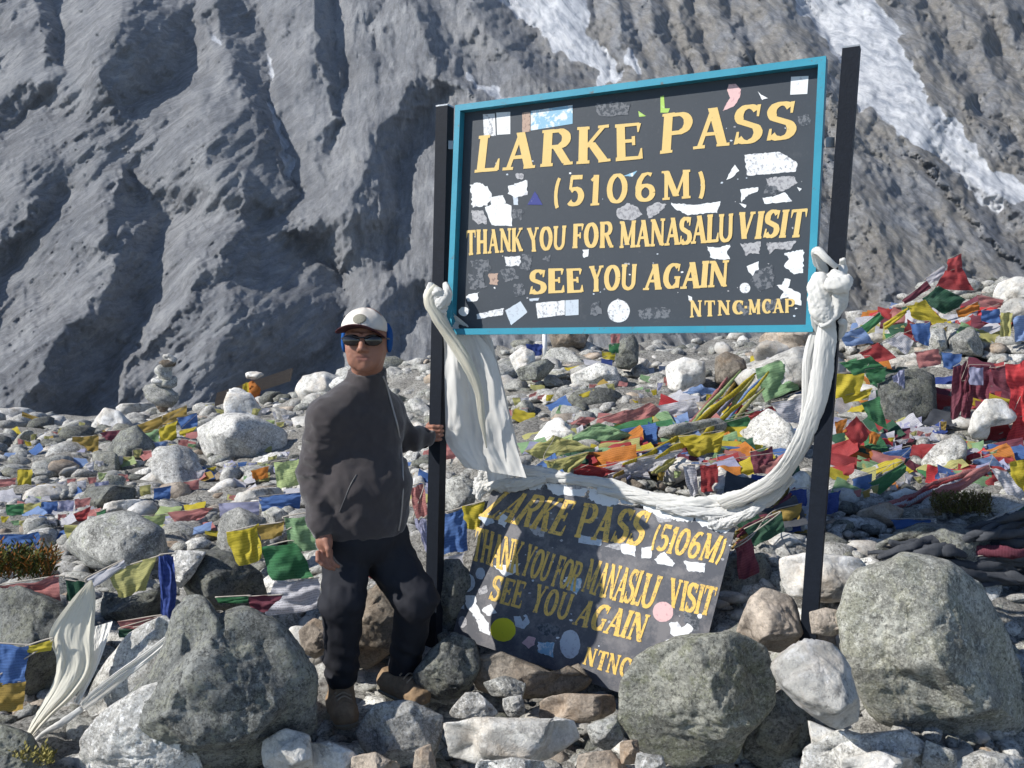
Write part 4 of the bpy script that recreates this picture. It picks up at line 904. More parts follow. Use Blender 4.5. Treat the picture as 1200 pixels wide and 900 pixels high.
sheet('drape', [(528,380),(548,392),(560,420),(562,470),(566,520),(572,565)], [(540,380),(572,392),(582,420),(594,470),(606,520),(612,556)], 3.99, 4.03, SILKG, None, kL, 2.2, .012, seed=8, noise=.004)  # grey silk paints the shaded right part of this scarf
kR = thing('scarf', 'long white silk scarf knotted on the right post, swagging down onto the fallen sign', 'scarf', at(900, 590, 3.5))
knot(kR, SILK, 972, 346, 3.24, 16, 56, 21)
rope('wrap', [(962,322,3.22),(958,340,3.2),(962,362,3.2),(972,378,3.2)], [.026,.040,.042,.03], SILK, None, kR, 9, 60, 56, .7, 9, .16, .8, rough=.06)
rope('wrap', [(975,318,3.2),(985,330,3.18),(982,350,3.19),(974,372,3.2)], [.02,.034,.036,.028], SILK, None, kR, 9, 60, 56, .7, 19, .16, .8, rough=.06)
rope('tail', [(968,330,3.16),(980,334,3.14),(992,330,3.14),(997,326,3.15)], [.02,.024,.026,.018], SILK, None, kR, 4, 30, 20, 1, 5, .3, .6)
rope('swag', [(970,370,3.22),(967,400,3.22),(962,440,3.23),(953,480,3.25),(938,520,3.3),(912,558,3.42),(880,578,3.54),(845,590,3.68)], [.024,.034,.037,.037,.037,.034,.030,.030], SILK, None, kR, 11, 130, 88, .8, 12, .15, .42, rough=.07)
rope('swag', [(960,372,3.27),(948,420,3.28),(946,470,3.3),(940,510,3.33),(918,550,3.45),(890,575,3.56),(850,592,3.70)], [.016,.020,.022,.024,.026,.026,.026], SILK, None, kR, 8, 110, 64, .6, 14, .15, .45, rough=.07)
sw = thing('scarf', 'tangled grubby white scarves draped along the top edge of the fallen sign', 'scarf', at(740, 590, 3.7))
for i, (pts, rd, mt_) in enumerate([
  ([(928,548,3.38),(890,572,3.43),(850,590,3.47),(800,590,3.55),(750,582,3.63),(700,574,3.72)],[.02,.035,.045,.04,.035,.02],SILK),
  ([(930,560,3.42),(895,588,3.45),(860,602,3.46),(815,600,3.52),(770,592,3.6)],[.02,.03,.035,.035,.02],SILKG),
  ([(905,585,3.46),(880,600,3.46),(850,614,3.47),(830,612,3.5)],[.015,.022,.03,.02],SILKG),
  ([(760,580,3.62),(715,568,3.72),(670,560,3.82),(630,555,3.9),(595,550,3.96),(570,548,3.98)],[.02,.03,.03,.035,.04,.03],SILK),
  ([(640,562,3.86),(615,566,3.9),(590,568,3.93),(568,570,3.95),(560,585,3.96)],[.02,.03,.035,.04,.02],SILK),
  ([(600,545,3.98),(580,552,3.95),(565,562,3.94),(557,580,3.95)],[.03,.04,.045,.02],SILKG)]):
    pts = [(x, y, float(P2.px(x, y, .022).y) if x < 868 else Yq+.12) for x, y, Yq in pts]
    rope('strand', pts, [x*.78 for x in rd], mt_, None, sw, 9, 110, 56, 2.5, 30+i, .24, .6, rough=.22)
kf = thing('scarf', 'cream silk scarf fluttering over the dark craggy boulder at the lower left', 'scarf', at(90, 760, 3.2))
sheet('drape', [(105,680),(82,705),(58,742),(66,772),(62,800),(40,840),(30,862)], [(108,680),(112,700),(110,745),(108,785),(88,815),(60,840),(34,868)], 3.25, 3.15, SILKC, None, kf, 1.0, .04, seed=23, noise=.0015)
sheet('drape', [(108,735),(104,762),(100,795),(86,822)], [(132,728),(126,748),(114,782),(92,826)], 3.32, 3.2, SILK, None, kf, 1.4, .015, seed=25, noise=.0015)
sheet('drape', [(206,736),(172,762),(138,786),(110,808),(94,824)], [(208,744),(178,772),(146,797),(118,820),(98,834)], 3.22, 3.14, SILK, None, kf, 2, .018, seed=29, noise=.002)
rope('tail', [(96,830,3.13),(70,848,3.12),(48,862,3.12),(36,878,3.1),(44,895,3.06),(56,910,3.02)], [.010,.012,.010,.006,.004,.003], SILK, None, kf, 4, 60, 28, 1, 26, .2, .5)
# ---------------------------------------------------------------- the man: distance fields turned into skin and cloth surfaces
def capsule(P, a, b, ra, rb):
    a = np.array(a); b = np.array(b); ab = b-a; t = np.clip(((P-a)@ab)/(ab@ab), 0, 1)
    return np.linalg.norm(P-a-t[..., None]*ab, axis=-1)-(ra+(rb-ra)*t)
def ellip(P, c, r, M=None):
    q = P-np.array(c)
    if M is not None: q = q@M
    r = np.array(r); k0 = np.linalg.norm(q/r, axis=-1); k1 = np.linalg.norm(q/(r*r), axis=-1)+1e-9
    return k0*(k0-1)/k1
def smin(a, b, k):
    h = np.clip(.5+.5*(b-a)/k, 0, 1); return b*(1-h)+a*h-k*h*(1-h)
def surface(fn, lo, hi, h):
    lo = np.array(lo); hi = np.array(hi); n = np.ceil((hi-lo)/h).astype(int)+1
    ax = [lo[i]+h*np.arange(n[i]) for i in range(3)]
    G = np.stack(np.meshgrid(*ax, indexing='ij'), -1); f = fn(G)
    ng = f < 0
    c = np.zeros(tuple(n-1), int)
    for i in (0, 1):
        for j in (0, 1):
            for k in (0, 1): c += ng[i:n[0]-1+i, j:n[1]-1+j, k:n[2]-1+k]
    act = (c > 0) & (c < 8); idx = -np.ones(act.shape, int); I = np.argwhere(act); idx[act] = np.arange(len(I))
    acc = np.zeros((len(I), 3)); cnt = np.zeros(len(I))
    cs = [(i, j, k) for i in (0, 1) for j in (0, 1) for k in (0, 1)]
    for a in cs:
        for d in range(3):
            if a[d]: continue
            b = list(a); b[d] = 1
            A = I+a; B = I+b; fa = f[A[:, 0], A[:, 1], A[:, 2]]; fb = f[B[:, 0], B[:, 1], B[:, 2]]
            m_ = (fa < 0) != (fb < 0); t = np.where(m_, fa/(fa-fb+1e-12), 0)
            p = np.array(a)[None]+np.eye(3)[d][None]*t[:, None]
            acc += np.where(m_[:, None], p, 0); cnt += m_
    V = lo+h*(I+acc/cnt[:, None]); Fs = []
    for d in range(3):
        e1, e2 = [(1, 2), (2, 0), (0, 1)][d]
        s0 = [slice(1, None)]*3; s1 = [slice(1, None)]*3
        s0[d] = slice(0, -1); s1[d] = slice(1, None)
        a = ng[tuple(s0)]; b = ng[tuple(s1)]
        E = np.argwhere(a != b); off = np.ones(3, int); off[d] = 0; E = E+off
        E = E[(E[:, e1] < n[e1]-1) & (E[:, e2] < n[e2]-1)]
        u = np.eye(3, dtype=int)
        q = [idx[tuple((E-x).T)] for x in (u[e1]*0, u[e1], u[e1]+u[e2], u[e2])]
        F = np.stack(q, -1); flip = f[E[:, 0], E[:, 1], E[:, 2]] < 0
        F = np.where(flip[:, None], F, F[:, ::-1]); Fs.append(F[(F >= 0).all(1)])
    return V, np.concatenate(Fs)
A3 = lambda px, py, Y: np.array(at(px, py, Y))
def Mz(deg):
    c, s = math.cos(math.radians(deg)), math.sin(math.radians(deg)); return np.array([[c, s, 0], [-s, c, 0], [0, 0, 1]]).T
man = thing('person', 'man in grey fleece, navy trousers, pale cap and sunglasses, one hand on left post', 'person', at(430, 850, 3.55))
TW = Mz(33)    # torso turned towards the right of the picture
def folds(P, sc, amp, s=0, an=(1, 1, 1)): return amp*fbm(P*np.array(an)*sc, 3, s, .5, True)
shR, elR, wrR = A3(385,489,3.50), A3(371,556,3.50), A3(377,616,3.43)
shL, elL, wrL = A3(453,484,3.74), A3(474,513,3.81), A3(497,513,3.90)
def jacket(P):
    d = ellip(P, A3(420,505,3.62), (.196, .142, .185), TW)
    d = smin(d, ellip(P, A3(424,570,3.59), (.208, .172, .165), TW), .09)
    d = smin(d, ellip(P, A3(424,606,3.59), (.190, .156, .13), TW), .05)
    d = np.maximum(d, (A3(424,627,3.59)[2]-P[..., 2])*.9)
    d = smin(d, capsule(P, A3(428,452,3.62), shR+np.array([.01, 0, .002]), .066, .082), .05)
    d = smin(d, capsule(P, A3(432,458,3.62), shL, .060, .072), .05)
    col = capsule(P, A3(430,452,3.61), A3(430,435,3.60), .080, .076)
    col = np.maximum(col, P[..., 2]-A3(430,433,3.6)[2]-.35*(P[..., 1]-3.6))
    d = smin(d, col, .02)
    ar = smin(capsule(P, shR, elR, .082, .062), capsule(P, elR, wrR, .062, .046), .02)
    s = (P-elR)@((wrR-shR)/np.linalg.norm(wrR-shR))
    ar = ar-.0035*np.sin(s*80+3*fbm(P*7, 2, 4))*np.exp(-(s/.16)**2)-.004*fbm(P*np.array([14, 14, 30]), 3, 9, .5, True)
    al = smin(capsule(P, shL, elL, .074, .060), capsule(P, elL, wrL, .058, .043), .02)
    al = al-.005*np.sin((P[..., 0])*90+3*fbm(P*7, 2, 4))
    d = smin(d, ar, .018); d = smin(d, al, .03)
    # diagonal drag folds from the shoulders and round the hem
    d = d-.006*fbm(np.stack([P[..., 0]*6+P[..., 2]*5, P[..., 1]*4, P[..., 2]*4-P[..., 0]*5], -1), 3, 3, .5, True)*np.clip((1.42-P[..., 2])*4, .15, 1)
    d = d-.003*fbm(P*22, 3, 6)
    return d
M_FLEECE = NT('charcoal_fleece', .95, .1)
c = M_FLEECE.mix(M_FLEECE.noise(22, 5, .7), (.040, .035, .037), (.066, .058, .061)); M_FLEECE.col(c)
M_FLEECE.b.inputs['Sheen Weight'].default_value = .35; M_FLEECE.b.inputs['Sheen Roughness'].default_value = .5
M_FLEECE.bump(M_FLEECE.noise(320, 3, .7), .5, .002); M_FLEECE = M_FLEECE.m
V, F = surface(jacket, A3(425,535,3.62)-(.30, .27, .36), A3(425,535,3.62)+(.36, .34, .40), .0075)
mk('jacket', V, F, M_FLEECE, man)
def on_surface(fn, px, py, y0=3.2, y1=4.0):
    yy = np.arange(y0, y1, .002); P = atn(px+0*yy, py+0*yy, yy); f = fn(P); i = np.argmax(f < 0)
    return yy[i] if f[i] < 0 else None
zp = []
for x, y in ((449,441),(454,455),(460,477),(466,500),(470,525),(472,550),(472,580),(470,605),(467,622)):
    yy = on_surface(jacket, x, y)
    if yy: zp.append(A3(x, y, yy-.004))
V, F = tube(spline(zp, 60), .0042, 6); mk('zip', V, F, plain('grey_zip', (.30, .28, .27), .4, .5, .3), man)
zp = []
for x, y in ((398,600),(404,585),(411,568),(418,556)):
    yy = on_surface(jacket, x, y)
    if yy: zp.append(A3(x, y, yy-.001))
V, F = tube(spline(zp, 30), .003, 6); mk('pocket_zip', V, F, plain('dark_zip', (.06, .06, .065), .5, .4), man)
M_RIB = plain('dark_ribbing', (.035, .032, .036), .95, .1, 0, .2, 60)
for w_, el in ((wrR, elR), (wrL, elL)):
    ax = (w_-el)/np.linalg.norm(w_-el); V, F = tube([w_-ax*.022, w_-ax*.018, w_-ax*.002, w_+ax*.003, w_+ax*.001], [.040, .0485, .0475, .044, .030], 20); mk('cuff', V, F, M_RIB, man)
# trousers
hR, kR_, aR = A3(408,645,3.57), A3(402,706,3.46), A3(400,789,3.51)
hL, kL_, aL = A3(449,645,3.64), A3(488,702,3.54), A3(473,783,3.63)
def trousers(P):
    d = ellip(P, A3(427,628,3.60), (.180, .14, .12), TW)
    r = smin(capsule(P, hR, kR_, .100, .076), capsule(P, kR_, aR, .076, .060), .03)
    l = smin(capsule(P, hL, kL_, .104, .078), capsule(P, kL_, aL, .078, .058), .03)
    d = smin(smin(d, r, .03), smin(d, l, .03), .008)
    d = np.maximum(d, P[..., 2]-A3(427,612,3.6)[2])
    k = np.exp(-((P[..., 2]-kR_[2])/.09)**2)+np.exp(-((P[..., 2]-aR[2]-.05)/.07)**2)
    d = d-.004*k*np.sin(P[..., 2]*80+P[..., 0]*30+3*fbm(P*6, 2, 4))-.007*fbm(P*np.array([9, 9, 5]), 3, 13, .5, True)-.002*fbm(P*25, 2, 3)
    return d
M_TROU = plain('navy_trousers', (.017, .018, .024), .8, .25, 0, .2, 25, .001)
V, F = surface(trousers, A3(440,705,3.58)-(.27, .28, .34), A3(440,705,3.58)+(.30, .28, .36), .0075)
mk('trousers', V, F, M_TROU, man)
# boots
M_BOOT = NT('brown_suede', .9, .15); M_BOOT.col(M_BOOT.mix(M_BOOT.noise(28, 5, .7), (.12, .08, .05), (.42, .30, .19))); M_BOOT.bump(M_BOOT.noise(60, 5), .8, .006); M_BOOT = M_BOOT.m
M_SOLE = plain('grey_rubber', (.20, .19, .16), .9, .2)
M_LACE = plain('tan_lace', (.36, .28, .2), .8, .2)
def boot(an, heel, toe, nm):
    heel = np.array(heel); toe = np.array(toe); ax = toe-heel; L = np.linalg.norm(ax); axn = ax/L
    side = np.cross(axn, (0, 0, 1)); side /= np.linalg.norm(side); up = np.cross(side, axn)
    def fn(P):
        d = capsule(P, heel+up*.012, toe, .050, .049)
        d = smin(d, capsule(P, heel+axn*.10*L/.17+up*.03, toe-axn*.03, .040, .034), .02)
        d = smin(d, capsule(P, np.array(an)+np.array([0, 0, .03]), heel+axn*.035+up*.03, .047, .046), .03)
        d = np.maximum(d, -((P-heel)@up+.022))
        d = d-.0022*np.sin(((P-heel)@axn)*150)*((P-heel)@up > .02)-.004*fbm(P*22, 3, 5, .5, True)
        return np.maximum(d, P[..., 2]-an[2]-.035)
    def sl(P):
        d = capsule(P, heel, toe, .057, .055); v = (P-heel)@up
        tr = .003*np.sign(np.sin(((P-heel)@axn)*240))
        return np.maximum(np.maximum(d, v+.016), -(v+.036+tr*(v < -.03)))
    lo = np.minimum(heel, toe)-.09; hi = np.maximum(np.maximum(heel, toe), np.array(an)+(0, 0, .05))+.09
    V, F = surface(fn, lo, hi, .005); b = mk(nm, V, F, M_BOOT, man)
    V, F = surface(sl, lo, hi, .005); mk('sole', V, F, M_SOLE, b)
    for k in range(5):
        c0 = heel+axn*(.055+.022*k)+up*(.094-.009*k); pts = [c0-side*.030+up*-.006, c0+up*.010, c0+side*.030-up*.006]
        V, F = tube(spline(pts, 8), .0036, 5); mk('lace', V, F, M_LACE, b)
boot(A3(400,800,3.51), A3(398,826,3.55), A3(405,840,3.38), 'boot')
boot(A3(470,797,3.62), A3(456,800,3.65), A3(490,816,3.53), 'boot')
# body: one skin surface; fine blocks for head and hands
HC = A3(429.5,398.5,3.57)
def hp(px, py, Y): return A3(px, py, Y)
HS = np.array([1.08, 1.06, 1.05])
def hs_(P): return HC+(P-HC)/HS
def head(P):
    P = hs_(P)
    d = ellip(P, HC+(0, .015, .025), (.077, .098, .098))
    d = smin(d, ellip(P, HC+(0, -.022, -.045), (.068, .068, .080)), .045)
    d = smin(d, ellip(P, HC+(0, -.062, -.098), (.026, .022, .020)), .025)       # chin
    for s in (-1, 1):
        d = smin(d, ellip(P, HC+(s*.040, -.058, -.038), (.024, .022, .028)), .02)   # cheeks
        d = smin(d, ellip(P, HC+(s*.079, .012, -.012), (.012, .022, .032)), .008)   # ears
        d = -smin(-d, ellip(P, HC+(s*.031, -.098, .004), (.018, .018, .013)), .014)  # eye sockets
        d = smin(d, capsule(P, HC+(s*.012, -.098, .022), HC+(s*.045, -.082, .022), .008, .007), .012)
        d = smin(d, capsule(P, HC+(s*.010, -.100, -.036), HC+(s*.013, -.096, -.037), .009, .008), .008)
        d = smin(d, ellip(P, HC+(s*.036, -.062, -.075), (.022, .02, .026)), .02)
    d = smin(d, capsule(P, HC+(0, -.092, .010), HC+(-.001, -.114, -.030), .009, .0125), .012)   # nose
    d = smin(d, capsule(P, HC+(-.022, -.080, -.059), HC+(.022, -.080, -.059), .006, .006), .010)   # lips
    d = smin(d, capsule(P, HC+(-.016, -.080, -.071), HC+(.016, -.080, -.071), .007, .007), .010)
    d = -smin(-d, capsule(P, HC+(-.024, -.089, -.0650), HC+(.024, -.089, -.0650), .0018, .0018), .003)
    d = smin(d, capsule(P, HC+(0, .02, -.06), A3(430,460,3.62), .056, .062), .03)
    return d-.0008*fbm(P*70, 2, 3)
def finger(P, pts, r0, r1, d=None, k=.004):
    n = len(pts)-1
    for i in range(n):
        a = r0+(r1-r0)*i/n; b = r0+(r1-r0)*(i+1)/n; q = capsule(P, pts[i], pts[i+1], a, b); d = q if d is None else smin(d, q, k)
    return d
def hand_r(P):    # hanging, loosely curled
    w_ = A3(378,614,3.435); o = A3(380,633,3.42)
    d = capsule(P, w_, o, .027, .030); d = smin(d, ellip(P, o+(0, 0, -.012), (.040, .020, .040), Mz(-35)), .015)
    lt = np.array([.80, .58, 0])
    for i, (L, c) in enumerate(((.068, .018), (.076, .014), (.071, .016), (.056, .02))):
        b = o+lt*(.026-.0175*i)*1.0+np.array([0, -.004, -.045]); p1 = b+np.array([.002, -.008, -L*.46]); p2 = p1+np.array([.008+c*.4, .002, -L*.30]); p3 = p2+np.array([.012, .012, -L*.16])
        d = smin(d, finger(P, [b, p1, p2, p3], .0098, .0072), .004)
    t0 = o+np.array([.012, -.022, .004]); d = smin(d, finger(P, [t0, t0+(.010, -.014, -.03), t0+(.012, -.012, -.056)], .0125, .009), .01)
    return d
def hand_l(P):    # closed on the post, fingers across its front face
    w_ = A3(496,513,3.90); o = A3(502.5,507,3.955)
    d = capsule(P, w_, o, .026, .024); d = smin(d, ellip(P, o+(-.002, 0, -.002), (.017, .030, .040)), .012)
    for i, L in enumerate((.070, .076, .072, .058)):
        z = .029-.0185*i
        b = o+np.array([.004, -.026, z]); p1 = b+np.array([.020, -.019, .002]); p2 = p1+np.array([L*.36, .0035, -.001]); p3 = p2+np.array([L*.16, .016, -.001])
        d = smin(d, finger(P, [b, p1, p2, p3], .0100, .0078), .0035)
    t0 = o+np.array([0, .012, .032]); d = smin(d, finger(P, [t0, t0+(.014, .026, .012), t0+(.040, .034, .014)], .012, .0095), .01)
    return d
def torso_limbs(P):
    d = capsule(P, A3(426,480,3.62), A3(426,625,3.6), .085, .09)
    for a, b, c_ in ((shR, elR, wrR), (shL, elL, wrL)):
        d = smin(d, smin(capsule(P, a, b, .045, .036), capsule(P, b, c_, .034, .026), .01), .02)
        d = smin(d, capsule(P, A3(426,470,3.62), a, .05, .045), .02)
    for a, b, c_ in ((hR, kR_, aR), (hL, kL_, aL)):
        d = smin(d, smin(capsule(P, a, b, .070, .050), capsule(P, b, c_, .050, .034), .01), .02)
    d = smin(d, capsule(P, A3(430,430,3.6), A3(428,475,3.62), .05, .055), .02)
    return d
parts = []
for fn, lo, hi, h in ((head, HC-(.14, .16, .24), HC+(.14, .16, .17), .0034), (hand_r, A3(381,640,3.42)-(.09, .09, .14), A3(381,640,3.42)+(.09, .09, .09), .0028),
                      (hand_l, A3(505,505,3.94)-(.07, .1, .08), A3(510,505,3.94)+(.09, .1, .08), .0028), (torso_limbs, A3(440,620,3.6)-(.30, .25, .65), A3(440,620,3.6)+(.30, .42, .60), .013)):
    V, F = surface(fn, lo, hi, h); parts.append((V, F))
Vb = np.concatenate([p[0] for p in parts]); off = np.cumsum([0]+[len(p[0]) for p in parts[:-1]]); Fb = np.concatenate([p[1]+o_ for p, o_ in zip(parts, off)])
dl = (Vb-HC)/HS-np.array((0, -.086, -.0655)); lip = np.clip(1.3-np.sqrt((dl[:, 0]/.022)**2+(dl[:, 1]/.02)**2+(dl[:, 2]/.0115)**2), 0, 1)*2
m = NT('tanned_skin', .55, .35)
c = m.mix(m.noise(30, 4, .6), (.25, .115, .078), (.34, .165, .115)); c = m.mix(m.math('MINIMUM', m.attr('lip'), .8), c, (.20, .085, .07)); m.col(c)
m.b.inputs['Subsurface Weight'].default_value = .08; m.b.inputs['Subsurface Radius'].default_value = (.01, .004, .002); m.bump(m.noise(260, 3), .3, .001)
mk('body', Vb, Fb, m.m, man, attrs={'lip': np.clip(lip, 0, 1)})
# hair at the nape and temples, cap, blue ear band, glasses
def hair(P):
    P = hs_(P)
    d = ellip(P, HC+(0, .022, .022), (.083, .097, .100)); return np.maximum(np.maximum(np.maximum(d, -(P[..., 1]-HC[1]-.012+.35*(P[..., 2]-HC[2]))), HC[2]-.05-P[..., 2]), P[..., 2]-HC[2]-.045)
V, F = surface(hair, HC-(.12, .12, .1), HC+(.12, .15, .15), .005); mk('hair', V, F, plain('black_hair', (.012, .01, .01), .6, .4), man)
CC = A3(426,388,3.57)
tilt = np.array([[1, 0, 0], [0, math.cos(.12), math.sin(.12)], [0, -math.sin(.12), math.cos(.12)]])
rl_ = np.array([[math.cos(.10), 0, math.sin(.10)], [0, 1, 0], [-math.sin(.10), 0, math.cos(.10)]])
def crown(P):
    d = ellip(P, CC+(.004, .005, .004), (.092, .116, .088), rl_); q = (P-CC)@rl_
    d = d-.0016*np.cos(6*np.arctan2(q[..., 0], q[..., 1]))-.0012*fbm(P*18, 3, 2)
    return np.maximum(d, -q[..., 2]+.004+.10*np.minimum(q[..., 1], .05)*-1)
V, F = surface(crown, CC-(.12, .15, .03), CC+(.12, .15, .12), .004)
mC = NT('stone_white_cotton', .9, .1); mC.col(mC.mix(mC.noise(16, 4), (.60, .55, .50), (.72, .68, .63))); mC.bump(mC.noise(300, 2), .4, .001)
cap_ = mk('cap', V, F, mC.m, man)
def brim(P):
    q = (P-(CC+np.array([.004, -.080, .012])))@rl_; x, y, z = q[..., 0], q[..., 1], q[..., 2]
    zz = z+3.0*x*x+.14*y
    return np.maximum(np.sqrt((x/.098)**2+(y/.086)**2)*.092-.092, np.abs(zz)-.0028)
V, F = surface(brim, CC-(.12, .2, .08), CC+(.12, .06, .05), .0035)
mk('brim', V, F, plain('maroon_brim', (.075, .028, .035), .85, .15), cap_)
def badge(P): return np.maximum(np.abs(crown(P))-.003, ellip(P, CC+(.0, -.10, .048), (.028, .05, .020)))
V, F = surface(badge, CC+(-.04, -.14, .02), CC+(.04, -.04, .08), .003)
mk('badge', V, F, plain('grey_embroidery', (.24, .23, .19), .8, .2, 0, .5, 180), cap_)
M_EAR = plain('blue_fleece', (.015, .075, .26), .9, .1, 0, .2, 60)
for sg in (-1, 1):
    def band(P):
        P = hs_(P); return smin(ellip(P, HC+(sg*.082, .012, -.004), (.013, .032, .044)), ellip(P, HC+(sg*.074, .03, .035), (.013, .03, .03)), .02)
    V, F = surface(band, HC-(.13, .15, .09), HC+(.13, .17, .11), .0035)
    mk('ear_flap', V, F, M_EAR, man)
def lens(P):
    P = hs_(P)
    out = None
    for s in (-1, 1):
        q = ellip(P, HC+(s*.036, -.088, .000), (.036, .030, .024)); sh = np.abs(ellip(P, HC+(s*.034, -.055, .0), (.050, .052, .050)))-.0025
        q = np.maximum(q, sh); out = q if out is None else np.minimum(out, q)
    return out
V, F = surface(lens, HC-(.09, .14, .04), HC+(.09, -.03, .04), .0028)
gl = mk('sunglasses', V, F, plain('black_lens', (.012, .009, .010), .12, .6, 0, .05, 10, 0), man)
pts = [HC+np.array(k)*HS for k in ((-.088, .0, .004), (-.082, -.045, .006), (-.066, -.082, .012), (-.040, -.108, .018), (-.012, -.116, .010), (.012, -.116, .010), (.040, -.108, .018), (.066, -.082, .012), (.082, -.045, .006), (.088, .0, .004))]
V, F = tube(spline(pts, 60), .0032, 6); mk('frame', V, F, plain('black_plastic', (.015, .012, .015), .3, .5), gl)
# ---------------------------------------------------------------- prayer flags
def flag(corners, Y, mat, parent, seed=0, bulge=.12, name='flag', label=None, drop=0.0):
    """cloth square between four drawn corners TL TR BR BL; edges sway, face billows"""
    r = np.random.RandomState(seed); C = np.array(corners, float)
    size = (np.linalg.norm(C[1]-C[0])+np.linalg.norm(C[3]-C[0])+np.linalg.norm(C[2]-C[1]))/3
    n = 22 if size > 30 else (13 if size > 14 else 8)
    u, v = np.meshgrid(np.linspace(0, 1, n), np.linspace(0, 1, n)); W = size*np.median(Y)/FPX
    Q = (C[0]*(1-u)[..., None]+C[1]*u[..., None])*(1-v)[..., None]+(C[3]*(1-u)[..., None]+C[2]*u[..., None])*v[..., None]
    N = np.stack([u*2.3+seed, v*2.3, 0*u+seed*.7], -1)
    Q = Q+np.stack([vnoise(N*1.6, 2), vnoise(N*1.6+9, 3)+.5*np.sin(np.pi*u)], -1)*size*.055
    Yc_ = np.array([Y]*4 if np.isscalar(Y) else Y, float)
    YY = (Yc_[0]*(1-u)+Yc_[1]*u)*(1-v)+(Yc_[3]*(1-u)+Yc_[2]*u)*v
    ang = r.uniform(0, 3.14)
    wv = np.sin((u*math.cos(ang)+v*math.sin(ang))*r.uniform(7, 13)+2.2*vnoise(N, 5)+r.uniform(0, 6))
    YY = YY+W*(r.uniform(-1, .4)*bulge*np.sin(np.pi*u)*np.sin(np.pi*v)+.055*wv*(.4+v*.7)+.07*fbm(N*1.7, 3, seed % 50))-W*drop*v
    P = atn(Q[..., 0], Q[..., 1], YY)
    o = mk(name, P.reshape(-1, 3), grid_faces(n, n), mat, parent, uv=np.stack([u.ravel(), 1-v.ravel()], -1))
    if label: o['label'] = label
    return o
M_CORD = plain('pale_cord', (.42, .38, .33), .9, .1)
def fstring(label, items, Yoff=-.06, group=None, cord=True, seed=0, Yfix=None):
    pts = []; rows = []
    for k, (cname, q) in enumerate(items):
        q = np.array(q, float); cx = q[:, 0].mean(); by = q[2:, 1].max()
        Y = Yfix or float(np.nan_to_num(hit(cx, by+2)[0], nan=9.0))+Yoff
        rows.append((cname, q, Y)); pts += [(q[0, 0], q[0, 1], Y), (q[1, 0], q[1, 1], Y)]
    root = thing('prayer_flag_string', label, 'prayer flags', at(rows[0][1][:, 0].mean(), rows[0][1][:, 1].max(), rows[0][2]), group)
    for k, (cname, q, Y) in enumerate(rows): flag(q, Y, CL[cname], root, seed*31+k)
    if cord and len(pts) >= 2:
        P = atn(*np.array(pts).T); P[:, 1] += .002; V, F = tube(spline(P, 8*len(pts)), .0028 if rows[0][2] < 4.6 else .0016, 5); mk('cord', V, F, M_CORD, root)
    return root
